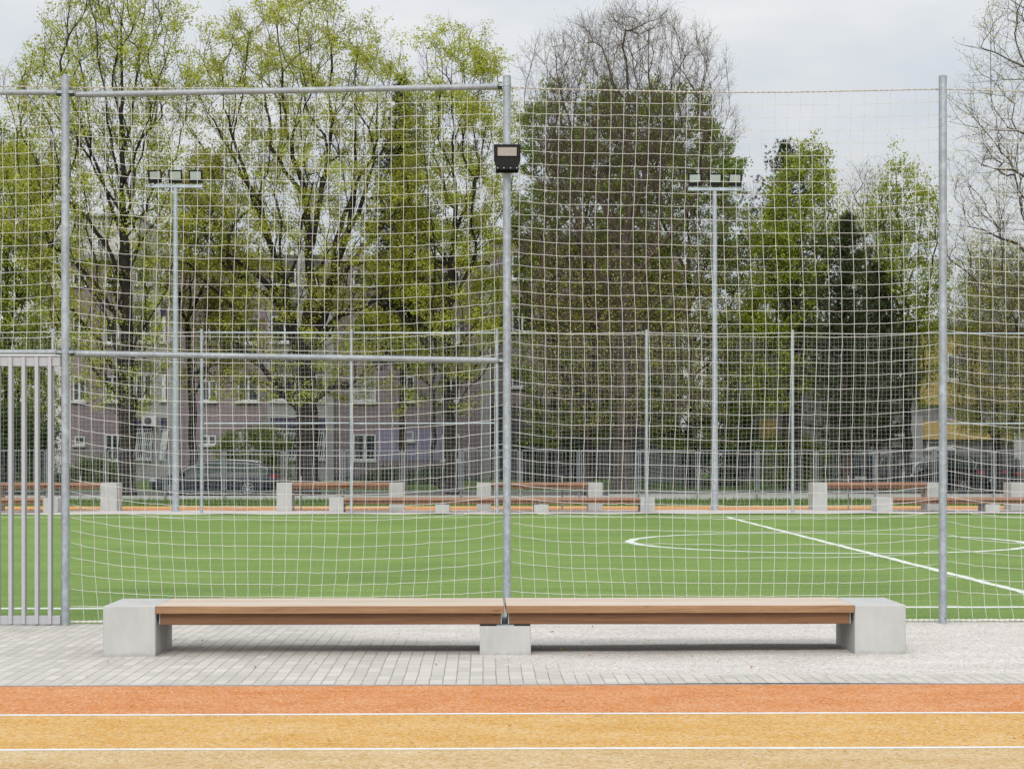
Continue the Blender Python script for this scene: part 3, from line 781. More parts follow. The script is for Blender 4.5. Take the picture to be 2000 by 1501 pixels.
for r_ in (1, 2, 3): window(B1, BD, 395, rows[r_][0]+8, 424, rows[r_][1]); window(B1, BD, 465, rows[r_][0], 506, rows[r_][1], curtain=r_ == 3)
# grey loggia bays
def bay(p0, p1, mid):
    t = B1; d = BD-.5
    x0, x1 = XW(p0, d), XW(p1, d)
    mb = MB(); mb.box((x0, d, .3), (x1, BD-.002, zq(506)), .01); bb = build(mb, "balcony_bay", M['greywall'], t)
    for r_, (a, b2) in enumerate(rows):
        a2, c2 = (a-6, b2-2)
        for (q0, q1) in ((p0+6, mid-8), (mid+8, p1-16)):
            mb = MB(); xa, xb = XW(q0, d), XW(q1, d); mb.box((xa, d-.012, ZW(c2, d)), (xb, d-.002, ZW(a2-26, d))); 
            build(mb, "recess", M['darkwall'] if r_ % 2 else M['violet'], bb)
            ww = window(t, d-.014, q0+2, a2+2, q1-2, c2, split=.55)
            if r_ == 0:
                mb = MB(); zt0, zb0 = ZW(a2-4, d), ZW(c2+2, d)
                for s_ in range(9):
                    xx = xa+(xb-xa)*(s_+.5)/9; mb.tube([(xx+.12, d-.12, zt0), (xx-.05, d-.25, zb0)], .018, 5)
                for zz in (zt0, (zt0+zb0)/2, zb0): mb.box((xa, d-.22, zz-.02), (xb, d-.19, zz+.02))
                build(mb, "window_grille", M['frame'], t)
bay(258, 342, 306); bay(522, 652, 588)
ac = thing("air_conditioner", tuple(W(292, 829, BD-.9)), "white air conditioner box hung on the grey balcony bay", "air conditioner")
xa, za = XW(292, BD-.9), ZW(822, BD-.9)
mb = MB(); mb.box((xa-.35, BD-.9, za-.25), (xa+.35, BD-.56, za+.25), .02); build(mb, "casing", M['frame'], ac)
mb = MB(); mb.lathe((xa-.08, BD-.905, za), [(.19, -.004), (.19, .004)], 20, 1); build(mb, "fan_grille", M['darkwall'], ac)

BD2 = 93.0
B2 = thing("apartment_block", (XW(1130, BD2), BD2, .35), "mauve block with a dark grey ground floor, behind the leafless tree", "building")
z_ = lambda py: ZW(py, BD2)
mb = MB(); mb.box((XW(960, BD2), BD2, z_(790)), (XW(1330, BD2), BD2+10, z_(470))); build(mb, "wall", M['mauve'], B2)
mb = MB(); mb.box((XW(960, BD2), BD2+.1, .3), (XW(1330, BD2), BD2+10, z_(790)-.003)); build(mb, "ground_floor", M['darkwall'], B2)
mb = MB(); mb.box((XW(955, BD2), BD2-.3, z_(469.8)), (XW(1335, BD2), BD2+10.3, z_(458))); build(mb, "roof", M['greywall'], B2)
for (p, q) in ((1000, 1040), (1085, 1125), (1180, 1215), (1250, 1290)):
    for a, b2 in ((710, 755), (600, 648), (500, 545)): window(B2, BD2, p, a, q, b2)
mb = MB(); mb.box((XW(1265, 84), 84, .2), (XW(1345, 84), 86, ZW(846, 84))); sh = build(mb, "shed", M['plaster'], None)
tag(sh, "small pale grey shed behind the railing, beneath the leafless tree", "shed")

BD3 = 84.0
B3 = thing("apartment_block", (XW(1800, BD3), BD3, .3), "pale grey and mustard yellow building behind the parked cars", "building")
z_ = lambda py: ZW(py, BD3); x_ = lambda px: XW(px, BD3)
mb = MB(); mb.box((x_(1480), BD3+.6, .25), (x_(2130), BD3+12, z_(640))); build(mb, "wall", M['shadewall'], B3)
mb = MB(); mb.box((x_(1803), BD3+.2, z_(858)), (x_(1980), BD3+.597, z_(822)), .01); build(mb, "yellow_band", M['yellow'], B3)
mb = MB(); mb.box((x_(1486), BD3+.2, z_(856)), (x_(1520), BD3+.597, z_(818)), .01); build(mb, "yellow_band", M['yellow'], B3)
mb = MB(); mb.box((x_(1800), BD3+.3, z_(790)), (x_(2000), BD3+.597, z_(632)), .01); build(mb, "yellow_wall", M['yellow'], B3)
mb = MB(); mb.box((x_(1770), BD3, .25), (x_(1802), BD3+.596, z_(812)), .01); build(mb, "pier", M['greywall'], B3)
mb = MB(); mb.box((x_(1980.5), BD3, .25), (x_(2012), BD3+.596, z_(838)), .01); build(mb, "pier", M['greywall'], B3)
mb = MB(); mb.box((x_(1476), BD3-.2, z_(639)), (x_(2134), BD3+12.3, z_(628))); build(mb, "roof", M['greywall'], B3)
wd = BD3+.596
window(B3, wd, 1742, 822, 1769, 868, sill=True); window(B3, wd, 1810, 862, 1862, 874, split=.5, sill=True); window(B3, wd, 1676, 845, 1730, 885, sill=True)
for (p, q) in ((1920, 1938), (1944, 1979)):
    mb = MB(); mb.box((x_(p), wd-.012, .3), (x_(q), wd-.004, z_(862))); build(mb, "garage_door", M['darkwall'], B3)
for (p, q) in ((1560, 1600), (1640, 1680), (1742, 1775), (1850, 1890), (1930, 1970)):
    window(B3, wd if p < 1790 else BD3+.296, p, 690, q, 740)
mb = MB(); mb.box((x_(1690), BD3-.1, z_(852)), (x_(1770), BD3+.595, z_(845))); build(mb, "canopy", M['sill'], B3)

BD4 = 150.0
B4 = thing("apartment_block", (XW(180, BD4), BD4, 0), "tall cream apartment block far behind the leftmost trees", "building")
mb = MB(); mb.box((XW(40, BD4), BD4, 0), (XW(268, BD4), BD4+12, ZW(425, BD4))); build(mb, "wall", M['creamwall'], B4)
for a in (435, 468, 500):
    for p in (60, 100, 142, 190, 232): window(B4, BD4, p, a, p+16, a+16, split=.5, sill=False)
mb = MB(); mb.box((XW(38, BD4), BD4-.4, ZW(424.8, BD4)), (XW(270, BD4), BD4+12.2, ZW(420, BD4))); build(mb, "roof", M['greywall'], B4)
BD5 = 120.0
B5 = thing("apartment_block", (XW(1770, BD5), BD5, 0), "white gabled house far behind the green maple at right", "building")
mb = MB(); mb.prism([(XW(1725, BD5), 0), (XW(1815, BD5), 0), (XW(1815, BD5), ZW(640, BD5)), (XW(1770, BD5), ZW(612, BD5)), (XW(1725, BD5), ZW(640, BD5))], BD5, BD5+10); build(mb, "wall", M['plaster'], B5)
for p in (1738, 1765, 1790): window(B5, BD5, p, 660, p+14, 684, split=.5, sill=False)

# ------------------------------------------------------------------ cars
def car(loc, heading, L, Wd, Hh, paint, label, kind="estate"):
    """nose along local +x"""
    t = thing("parked_car", loc, label, "car", "cars parked behind the railing fence")
    t.rotation_euler = (0, 0, heading); ORIG[t.name] = np.zeros(3)
    hw = Wd/2
    xs = np.array([-.5, -.485, -.44, -.36, -.28, -.1, .06, .17, .24, .30, .40, .46, .49, .5])*L
    bot = np.array([.36, .30, .25, .22, .2, .2, .2, .2, .2, .2, .2, .24, .30, .38])
    belt = np.array([.60, .80, .90, .93, .94, .93, .92, .90, .885, .87, .80, .72, .62, .50])*Hh/1.45
    top = np.array([.60, .86, 1.18, 1.36, 1.42, 1.45, 1.43, 1.28, 1.08, .90, .82, .735, .63, .50])*Hh/1.45
    wid = np.array([.78, .90, .96, .99, 1, 1, 1, 1, 1, .99, .97, .92, .84, .74])*hw
    inner = np.array([.9, .88, .86, .86, .86, .86, .86, .86, .88, .93, .93, .93, .92, .92])
    mb = MB(); v = []; n = 0
    for x, b0, be, tp, w, inn in zip(xs, bot, belt, top, wid, inner):
        z1 = b0+.1; mid = (b0+be)/2
        ring = [(w*.8, b0), (w*.97, z1), (w, mid), (w*.985, be-.04), (w*.955, be), (w*inn, max(be+.005, tp-.05)), (w*inn*.86, tp), (0, tp+.012)]
        full = ring + [(-a, c) for a, c in ring[-2::-1]]
        v += [(x, a, c) for a, c in full]; n = len(full)
    f = []
    for i in range(len(xs)-1):
        for j in range(n):
            k = (j+1) % n; f.append((i*n+j, (i+1)*n+j, (i+1)*n+k, i*n+k))
    f.append(tuple(range(n))); f.append(tuple((len(xs)-1)*n+j for j in range(n))[::-1])
    mb.add(v, f); build(mb, "body", paint, t, 35)
    V = np.array(v).reshape(len(xs), n, 3)
    def side(i, j, s):   # point on the glass line of station i (fraction j up the pillar)
        a = V[i, 4]; b3 = V[i, 5]; p = a+(b3-a)*j; return np.array((p[0], s*(p[1]+.006), p[2]))
    for s in (1, -1):
        mb = MB()
        for (i0, i1) in ((2, 3), (3, 4), (4, 5), (5, 6), (6, 7), (7, 8)):
            g = .02
            q = [side(i0, .08, s), side(i1, .08, s), side(i1, .92, s), side(i0, .92, s)]
            q[0][0] += g; q[3][0] += g; q[1][0] -= g; q[2][0] -= g
            mb.quad(*q)
        build(mb, "side_window", M['car_glass'], t)
        mb = MB()
        mb.tube([side(i, .96, s) for i in range(2, 9)], .016, 5); mb.tube([side(i, .02, s) for i in range(2, 9)], .012, 5); mb.tube([side(2, .02, s), side(2, .96, s)], .014, 5)
        build(mb, "window_trim", M['chrome'], t)
        mb = MB(); mb.tube([(xs[i], s*wid[i]*inner[i]*.86, top[i]+.045) for i in range(3, 7)], .018, 6); build(mb, "roof_rail", M['chrome'], t)
        mb = MB(); mb.box((xs[8]-.12, s*hw-.01 if s > 0 else s*hw-.17, belt[8]-.02), (xs[8]+.02, s*hw+.17 if s > 0 else s*hw+.01, belt[8]+.13), .03); build(mb, "mirror", paint, t)
        # wheels
        for xw in (.305*L, -.285*L):
            mb = MB(); mb.lathe((xw, s*(hw-.1), .32), [(.2, -.11), (.30, -.115), (.325, -.09), (.325, .09), (.30, .115), (.2, .11)], 26, 1); wh = build(mb, "wheel", M['tyre'], t, 40)
            mb = MB(); c = np.array((xw, s*(hw+.012), .32))
            for q in range(7):
                a = q*2*math.pi/7; mb.tube([c, c+np.array((.205*math.cos(a), 0, .205*math.sin(a)))], [.035, .022], 5)
            ringp = [c+np.array((.215*math.cos(a), 0, .215*math.sin(a))) for a in np.linspace(0, 2*math.pi, 25)]
            mb.tube(ringp, .02, 5, False); build(mb, "rim", M['rim'], wh, True)
        mb = MB(); y0 = s*wid[1]*.99; a_, b_ = sorted((s*.55*hw, y0)); mb.box((xs[0]-.012, a_, .80*Hh/1.45-.06), (xs[2]*.955, b_, .80*Hh/1.45+.07), .02); build(mb, "tail_light", M['red'], t)
        mb = MB(); a_, b_ = sorted((s*.5*hw, s*wid[11]*1.005)); mb.box((xs[11]-.16, a_, .60*Hh/1.45), (xs[12]+.03, b_, .70*Hh/1.45), .025); build(mb, "headlight", M['headlamp'], t)
    mb = MB(); mb.quad(*(V[6, 6]+(V[9, 6]-V[6, 6])*.14+np.array((0, 0, .012)), V[9, 6]+np.array((-.05, 0, .012)), V[9, 8]+np.array((-.05, 0, .012)), V[6, 8]+(V[9, 8]-V[6, 8])*.14+np.array((0, 0, .012)))); build(mb, "windscreen", M['car_glass'], t)
    mb = MB(); q0, q1 = V[1, 6]*.4+V[2, 6]*.6, V[3, 6]; mb.quad(*(q0+np.array((-.03, 0, .01)), q1+np.array((-.05, 0, .012)), q1*np.array((1, -1, 1))+np.array((-.05, 0, .012)), q0*np.array((1, -1, 1))+np.array((-.03, 0, .01)))); build(mb, "rear_window", M['car_glass'], t)
    for (xx, zz) in ((xs[0]-.006, .60), (xs[-1]+.004, .42)):
        mb = MB(); mb.box((xx-.006, -.26, zz-.06), (xx+.006, .26, zz+.05)); build(mb, "number_plate", M['plate'], t)
    mb = MB(); mb.box((xs[-1]-.02, -hw*.5, .44), (xs[-1]+.012, hw*.5, .52), .01); build(mb, "grille", M['black'], t)
    return t
dc = 69.4
car((XW(414, dc), dc+.9, -.02), math.pi, 5.15, 1.84, 1.44, M['car_navy'], "navy blue estate car with silver roof rails parked at left")
dc2 = 77
car((XW(1722, dc2), dc2+1.5, .05), R(62), 4.6, 1.95, 1.62, M['car_black'], "black car with a red tail light, behind the dark pine trunk")
car((XW(1815, dc2+2), dc2+4, .05), R(-150), 4.3, 1.8, 1.5, M['car_silver'], "silver car half hidden by the rightmost near post")
car((XW(1884, 73), 74, .0), R(118), 4.3, 1.85, 1.68, M['car_black'], "black high roofed car just right of the rightmost near post")
car((XW(1975, 75), 76.5, .0), R(75), 4.5, 1.9, 1.5, M['car_black'], "black car with bright red tail lights at the right edge")

# ------------------------------------------------------------------ trees
def interp_outline(outline, py):
    ys = [o[0] for o in outline]
    return np.interp(py, ys, [o[1] for o in outline]), np.interp(py, ys, [o[2] for o in outline])

def grow(stems, pts, rg, up=.5, ang=1.3, bf=.35):
    """balanced spanning tree from the stem nodes through the crown points"""
    node = []; par = []; dirs = []; pl = []; flo = []
    for ks, st in enumerate(stems):
        st = np.asarray(st); prev = -1
        if node:
            dd = np.linalg.norm(np.array(node)-st[0], axis=1); prev = int(dd.argmin())
        L = np.concatenate([[0], np.cumsum(np.linalg.norm(np.diff(st, axis=0), axis=1))])
        n = max(2, int(L[-1]/.55)); s = np.linspace(0, L[-1], n)
        q = np.stack([np.interp(s, L, st[:, k]) for k in range(3)], 1)
        q[1:-1] += rg.normal(0, .05, q[1:-1].shape)
        for i, p in enumerate(q):
            if i == 0 and prev >= 0: continue
            node.append(p); par.append(prev); u_ = i/(n-1); flo.append((1-.985*u_**.8) if ks == 0 else (.30*(1-u_)**.8+.004)*max(.35, 1-(st[0][2])/26))
            if prev >= 0:
                d = p-node[prev]; l = np.linalg.norm(d)+1e-9; dirs.append(d/l); pl.append(pl[prev]+l)
            else: dirs.append(np.array((0, 0, 1.))); pl.append(0.)
            prev = len(node)-1
    n0 = len(node); N = len(pts)
    cost = np.full(N, 1e9); best = np.zeros(N, int); left = np.ones(N, bool)
    UP = np.array((0, 0, 1.))
    def relax(i):
        v = pts-node[i]; l = np.linalg.norm(v, axis=1)+1e-6
        pref = dirs[i]*(1-up)+UP*up; pref = pref/np.linalg.norm(pref)
        c = (v@pref)/l
        k = l*(1+ang*(1-c)) + bf*pl[i]*.25
        m = (k < cost) & left; cost[m] = k[m]; best[m] = i
    # only upper part of the trunk can fork
    zmin = pts[:, 2].min()-1.5
    for i in range(n0):
        if node[i][2] > zmin: relax(i)
    for _ in range(N):
        j = int(np.where(left, cost, 1e9).argmin())
        if cost[j] > 1e8: break
        left[j] = False; b = best[j]
        node.append(pts[j]); par.append(b); d = pts[j]-node[b]; l = np.linalg.norm(d)+1e-9
        dirs.append(d/l); pl.append(pl[b]+l); relax(len(node)-1)
    node = np.array(node); par = np.array(par)
    # smooth the grown part
    for _ in range(3):
        s = np.zeros_like(node); c = np.zeros(len(node))
        ok = par >= 0
        np.add.at(s, par[ok], node[ok]); np.add.at(c, par[ok], 1)
        new = node.copy()
        idx = np.arange(len(node)); m = (idx >= n0) & (c > 0)
        new[m] = node[m]*.5 + .25*node[par[m]] + .25*(s[m]/c[m][:, None])
        node = new
    return node, par, n0, np.array(flo)

def leaf_quads(P, size, rg, up=.7, asp=.72):
    n = len(P)
    nrm = rg.normal(0, 1, (n, 3)); nrm[:, 2] += up; nrm /= np.linalg.norm(nrm, axis=1, keepdims=True)
    a = rg.normal(0, 1, (n, 3)); t = np.cross(nrm, a); t /= np.linalg.norm(t, axis=1, keepdims=True); b = np.cross(nrm, t)
    L = (size*rg.uniform(.6, 1.3, n))[:, None]
    v = np.stack([P-t*L*.5, P+b*L*asp*.5+t*L*.08+nrm*L*.10, P+t*L*.5, P-b*L*asp*.5+t*L*.08+nrm*L*.10], 1).reshape(-1, 3)
    return v, np.arange(4*n)

def tree(name, label, cat, d, stems, outline, npts, r_base, leafmat, n_leaf=20, leaf=.085, bark='bark', tip=.0065, depth=.75, maxdepth=3.6,
         up=.5, ang=1.3, tw=2, twl=(.3, .8), seed=1, leaf_ymin=-1e9, leaf_keep=1.0, group="trees beyond the railing fence", twmat=None, droop=0.0, rim=.5, bf=.35, leafspread=.13, lup=.45, lmul=2.5, lsz=1.12, clump=-.35, axis_keep=.42, stout=.9, fine=0, limb_gap=.05, topw=None, limbs=.30):
    rg = np.random.default_rng(seed)
    # attractor points in the silhouette
    ys = np.linspace(outline[0][0], outline[-1][0], 200); Lx, Rx = interp_outline(outline, ys)
    wgt = np.maximum(Rx-Lx, 1)**1.5
    if topw: wgt = wgt*np.where(ys < topw[0], topw[1], 1.0)
    wgt /= wgt.sum()
    py = rg.choice(ys, npts, p=wgt) + rg.uniform(-3, 3, npts)
    L, Rr = interp_outline(outline, py)
    # lumps along the silhouette
    ph = rg.uniform(0, 6, 6)
    lump = 1 + .10*np.sin(py/23+ph[0]) + .08*np.sin(py/47+ph[1])
    rr = rg.random(npts)**(rim*.85); th = rg.uniform(0, 2*math.pi, npts)
    c = (L+Rr)/2; hw = (Rr-L)/2*lump
    px = c + hw*rr*np.cos(th)
    hd = np.minimum(hw*d/FPX*depth, maxdepth)
    dy = hd*rr*np.sin(th)
    pts = np.array([W(a, b, d) for a, b in zip(px, py)]); pts[:, 1] += dy
    st3 = []
    for k, st in enumerate(stems):
        q = np.array([W(a, b, d) for a, b in st])
        if k and len(st) > 2:
            s = np.linspace(0, 1, len(st)); q[:, 1] += rg.uniform(-1, 1)*np.ptp(q[:, 2])*.35*s
        st3.append(q)
    if st3[0][0][2] > 0: st3[0][0][2] = -.1
    node, par, n0, flo = grow(st3, pts, rg, up, ang, bf)
    base = np.array((st3[0][0][0], d, 0))
    nmain = max(2, int(np.linalg.norm(np.diff(st3[0], axis=0), axis=1).sum()/.55))
    # pipe model radii
    nch = np.zeros(len(node)); ok = par >= 0
    np.add.at(nch, par[ok], 1)
    cnt = (nch == 0).astype(float)
    order = np.arange(len(node))
    dep = np.zeros(len(node), int)
    for i in range(len(node)):
        if par[i] >= 0: dep[i] = dep[par[i]]+1
    for i in sorted(range(len(node)), key=lambda i: -dep[i]):
        if par[i] >= 0: cnt[par[i]] += cnt[i]
    e = math.log(cnt.max())/math.log(r_base/tip)
    rad = tip*np.maximum(cnt, 1)**(1/e)
    rad[:n0] = np.maximum(rad[:n0], r_base*np.where(np.arange(n0) < nmain, flo, flo*limbs/.30)*stout)
    # trunk flare
    fl = np.clip(1-(node[:, 2])/.7, 0, 1); rad = rad*(1+.35*fl**2*(np.arange(len(node)) < n0))
    t = thing(name, base, label, cat, group)
    ch = np.where(ok)[0]
    A, B = node[par[ch]]-base, node[ch]-base
    ra, rb = np.minimum(rad[par[ch]], rad[ch]*1.35), rad[ch]
    istrunk = rb > max(.06, r_base*.30)
    for nm, msk, sd in (("trunk", istrunk, 9), ("branches", ~istrunk, 4)):
        if msk.any():
            v, f = tubes(A[msk], B[msk]+(B[msk]-A[msk])*.04, ra[msk], rb[msk], sd)
            link(nm, raw_mesh(nm, v, f, 4, True), M[bark] if nm == "trunk" else M[twmat or bark], t)
    # twigs
    src = np.where((np.arange(len(node)) >= n0))[0]
    src = np.repeat(src, tw)
    od = node[src]-node[par[src]]; od /= (np.linalg.norm(od, axis=1, keepdims=True)+1e-9)
    td = od*.7 + rg.normal(0, .55, od.shape); td[:, 2] += .35-droop; td /= np.linalg.norm(td, axis=1, keepdims=True)
    tl = rg.uniform(*twl, len(src))[:, None]
    s0 = node[src]; s1 = s0+td*tl*.55; td2 = td+rg.normal(0, .3, td.shape); td2[:, 2] += .2-droop*1.2; td2 /= np.linalg.norm(td2, axis=1, keepdims=True)
    s2 = s1+td2*tl*.5
    v, f = tubes(np.concatenate([s0, s1])-base, np.concatenate([s1, s2])-base, np.full(2*len(s0), tip*.62), np.concatenate([np.full(len(s0), tip*.55), np.full(len(s0), tip*.32)]), 3)
    if fine:
        q = np.repeat(np.arange(len(s0)), fine); u = rg.uniform(.2, 1, len(q))[:, None]
        a_ = s0[q]+(s1[q]-s0[q])*u; dd = td[q]*.6+rg.normal(0, .6, (len(q), 3)); dd[:, 2] += .25; dd /= np.linalg.norm(dd, axis=1, keepdims=True)
        b_ = a_+dd*tl[q]*rg.uniform(.3, .75, (len(q), 1))
        v2, f2 = tubes(a_-base, b_-base, np.full(len(q), tip*.45), np.full(len(q), tip*.28), 3)
        f = np.concatenate([f, f2+len(v)]); v = np.concatenate([v, v2])
    link("twigs", raw_mesh("twigs", v, f, 4, True), M[twmat or bark], t)
    # leaves
    if leafmat and n_leaf:
        n_leaf = max(1, int(n_leaf*lmul))
        # leaves gather in sprays, with gaps between them and along the trunk
        kv = rg.normal(0, 1, (9, 3)); kv /= np.linalg.norm(kv, axis=1, keepdims=True); kv *= (2*math.pi/rg.uniform(.9, 2.6, 9))[:, None]
        fld = np.sin((s1-base)@kv.T + rg.uniform(0, 6, 9)).sum(1)/math.sqrt(4.5)
        tz = np.array([q[2] for q in st3[0]]); o_ = np.argsort(tz)
        ax = np.interp(s1[:, 2], tz[o_], np.array([q[0] for q in st3[0]])[o_])
        pyn = HY-(s1[:, 2]-H)*FPX/d; Lw, Rw = interp_outline(outline, pyn); near = np.abs(s1[:, 0]-ax)/np.maximum((Rw-Lw)/2*d/FPX, .3)
        limb = node[:n0][rad[:n0] > .05]
        dl = np.full(len(s0), 9.)
        if len(limb):
            for i0 in range(0, len(s0), 2000): dl[i0:i0+2000] = np.linalg.norm(s1[i0:i0+2000, None]-limb[None], axis=2).min(1)
        good = (fld > clump) & (rg.random(len(s0)) < np.clip(dl/limb_gap, .15, 1)) & (rg.random(len(s0)) < np.clip(axis_keep+(1-axis_keep)*near/.45, 0, 1))
        k = np.repeat(np.where(good)[0], n_leaf); u = rg.uniform(.15, 1.1, len(k))[:, None]
        P = np.where(u < .55, s0[k]+(s1[k]-s0[k])*(u/.55), s1[k]+(s2[k]-s1[k])*((u-.55)/.45)) + rg.normal(0, leafspread, (len(k), 3))*np.array((1.15, 1.15, .6))
        keep = rg.random(len(k)) < leaf_keep
        zc = ZW(leaf_ymin, d) if leaf_ymin > -1e8 else 1e9
        keep &= (P[:, 2] < zc + rg.normal(0, 1.0, len(k))) | (rg.random(len(k)) < .10)
        P = P[keep]
        v, f = leaf_quads(P-base, leaf*lsz, rg, lup)
        link("crown", raw_mesh("crown", v, f, 4), M[leafmat], t)
    return t

M['leaf_lime'] = mat_leaf("young linden leaf", (.30,.345,.04), (.54,.56,.095), (.26,.22,.06))
M['leaf_lime2'] = mat_leaf("young maple leaf", (.29,.33,.04), (.53,.54,.09), (.28,.19,.06))
M['leaf_green'] = mat_leaf("spring green leaf", (.18,.23,.02), (.37,.425,.05))
M['leaf_mid'] = mat_leaf("mid green leaf", (.085,.14,.012), (.25,.325,.036))
M['leaf_brown'] = mat_leaf("bronze young leaf", (.26,.25,.05), (.42,.43,.08), (.27,.15,.06))
M['leaf_bud'] = mat_leaf("yellow bud", (.36,.36,.06), (.52,.50,.10), (.22,.16,.06))
M['leaf_olive'] = mat_leaf("olive young leaf", (.24,.27,.045), (.40,.42,.08), (.24,.19,.06))
M['needle'] = mat_leaf("pine needle", (.026,.038,.012), (.065,.085,.026), None, .12)
M['needle_b'] = mat_leaf("spruce needle", (.025,.040,.016), (.065,.080,.030), (.06,.045,.025), .12)
M['leaf_dark'] = mat_leaf("dark shrub leaf", (.025,.055,.014), (.08,.14,.03))

tree("linden_tree", "tall yellow-green tree with one straight thick trunk, left of the mast by the car", "tree", 66.0,
     [[(246, 972), (248, 800), (246, 700), (244, 560), (241, 400), (239, 250), (237, 120), (240, -70)],
      [(243, 560), (212, 480), (140, 395), (70, 330), (35, 260)], [(244, 640), (180, 545), (110, 480), (55, 440)], [(240, 470), (200, 330), (150, 190), (112, 60)],
      [(241, 450), (275, 330), (312, 200), (335, 70)], [(243, 520), (300, 445), (345, 350)], [(239, 330), (255, 180), (264, 60), (270, -60)], [(240, 390), (215, 210), (205, 60), (190, -50)],
      [(246, 760), (195, 675), (140, 612)], [(246, 700), (290, 620), (325, 560)], [(241, 420), (170, 300), (90, 190), (55, 140)], [(246, 800), (205, 745), (160, 700)], [(240, 360), (285, 260), (345, 150)]],
     [(-100, 180, 300), (-40, 120, 335), (20, 98, 352), (80, 75, 366), (150, 22, 374), (250, 2, 376), (350, -8, 372), (450, 0, 365), (550, 50, 342), (650, 105, 330), (730, 140, 320), (800, 160, 300)],
     2300, .34, 'leaf_lime', 11, .078, tw=2, seed=3, up=.62, ang=2.2, leaf_keep=.9, lmul=3.4, clump=.0, fine=1, limb_gap=.9, axis_keep=.5)
tree("maple_tree", "wide yellow-green tree forking into many stems, between the car and the dark spruce", "tree", 70.0,
     [[(598, 962), (597, 800), (595, 690), (603, 600), (606, 500), (600, 400), (578, 320), (556, 220), (545, 90)],
      [(595, 700), (640, 600), (655, 520), (700, 400), (726, 320), (735, 230), (728, 120)], [(594, 720), (560, 580), (530, 480), (490, 370), (450, 270), (425, 120)],
      [(606, 500), (622, 380), (641, 250), (640, 120), (630, 0)], [(600, 660), (640, 560), (664, 430), (702, 340), (762, 265), (790, 200)], [(594, 800), (545, 760), (490, 690), (450, 660)],
      [(560, 590), (480, 520), (420, 480), (390, 440)], [(600, 690), (655, 622), (730, 590), (770, 560)], [(600, 400), (530, 290), (510, 180), (500, 90)], [(655, 520), (680, 430), (690, 320), (685, 180)],
      [(545, 540), (510, 400), (470, 330), (400, 200)], [(597, 740), (570, 660), (545, 600), (520, 540)], [(603, 640), (690, 500), (760, 420), (800, 380)]],
     [(-25, 530, 660), (20, 490, 690), (50, 415, 720), (80, 395, 770), (120, 375, 795), (180, 355, 806), (300, 345, 815), (400, 345, 810), (500, 360, 800), (600, 395, 765), (700, 425, 765), (780, 440, 740)],
     2800, .48, 'leaf_lime2', 11, .078, tw=2, seed=5, up=.5, ang=1.7, leaf_keep=.9, lmul=3.7, clump=.0, fine=1, limbs=.46, limb_gap=1.2, axis_keep=.8)
tree("plum_tree", "slender tree with bronze-tinged leaves behind the bonnet of the estate car", "tree", 73.0,
     [[(378, 962), (377, 800), (368, 640), (372, 500), (385, 380)], [(372, 660), (345, 560), (330, 480)], [(370, 620), (420, 520), (450, 440)]],
     [(300, 370, 430), (380, 335, 460), (500, 318, 490), (600, 318, 500), (680, 330, 490), (760, 345, 460)], 900, .17, 'leaf_brown', 14, .08, tw=2, seed=7)
tree("ash_tree", "yellow-green tree with two slim trunks just left of the middle near post", "tree", 72.0,
     [[(885, 966), (878, 850), (870, 700), (878, 550), (890, 400), (884, 250), (880, 90)], [(846, 966), (847, 700), (852, 520), (840, 380), (828, 200)], [(878, 500), (930, 350), (962, 200)],
      [(880, 420), (845, 280), (835, 110)], [(886, 330), (920, 200), (935, 90)], [(872, 720), (930, 620), (975, 560)], [(848, 700), (790, 610), (740, 580)], [(880, 600), (940, 480), (985, 400)]],
     [(42, 850, 925), (80, 822, 962), (140, 802, 996), (250, 785, 1004), (400, 750, 998), (550, 722, 996), (650, 705, 990), (730, 735, 965), (800, 790, 930)],
     1900, .27, 'leaf_lime', 13, .08, tw=2, axis_keep=.7, limb_gap=.8, lmul=3.2, clump=-.1, seed=9, up=.5, ang=1.7)
tree("broad_tree", "dense bright green tree behind the gate at the left edge", "tree", 75.0,
     [[(15, 960), (15, 700), (10, 450), (0, 300)], [(14, 640), (70, 500), (90, 400)], [(14, 600), (-60, 450)]],
     [(235, -60, 20), (290, -110, 52), (380, -140, 95), (500, -150, 112), (650, -150, 118), (800, -150, 122), (880, -130, 118)], 1500, .28, 'leaf_green', 15, .10, tw=2, axis_keep=1, clump=-.6, seed=11, twl=(.3, .7))
BARE = dict(bark='bark_grey', twmat='twig', tip=.0062, clump=-9, axis_keep=1)
tree("leafless_tree", "huge almost leafless tree with a thick brown trunk, right of the middle near post", "tree", 66.5,
     [[(1218, 974), (1218, 700), (1224, 500), (1229, 350), (1226, 200), (1222, 60)], [(1220, 640), (1288, 450), (1300, 300), (1312, 180), (1322, 60)], [(1218, 580), (1182, 400), (1166, 250), (1160, 80)],
      [(1222, 500), (1260, 330), (1264, 200), (1262, 50)], [(1222, 560), (1340, 420), (1400, 300), (1428, 210)], [(1217, 620), (1120, 450), (1060, 330), (1030, 200)], [(1218, 700), (1330, 600), (1430, 550)],
      [(1217, 730), (1100, 640), (1025, 600)], [(1226, 420), (1350, 260), (1385, 130)], [(1222, 480), (1120, 300), (1085, 150)], [(1218, 760), (1320, 700), (1420, 690)], [(1218, 770), (1120, 740), (1030, 700)],
      [(1219, 660), (1360, 520), (1440, 420)], [(1217, 690), (1090, 540), (1015, 420)]],
     [(30, 1130, 1340), (65, 1066, 1385), (115, 1030, 1414), (180, 1012, 1430), (250, 1012, 1432), (350, 1002, 1448), (450, 1000, 1468), (560, 1000, 1488), (700, 1004, 1480), (790, 1020, 1450), (850, 1060, 1390)],
     3000, .38, 'leaf_bud', 4, .055, tw=3, twl=(.3, .9), seed=13, fine=3, topw=(330, 2.3), up=.5, ang=1.9, leaf_ymin=520, leaf_keep=.62, rim=.62, **BARE)
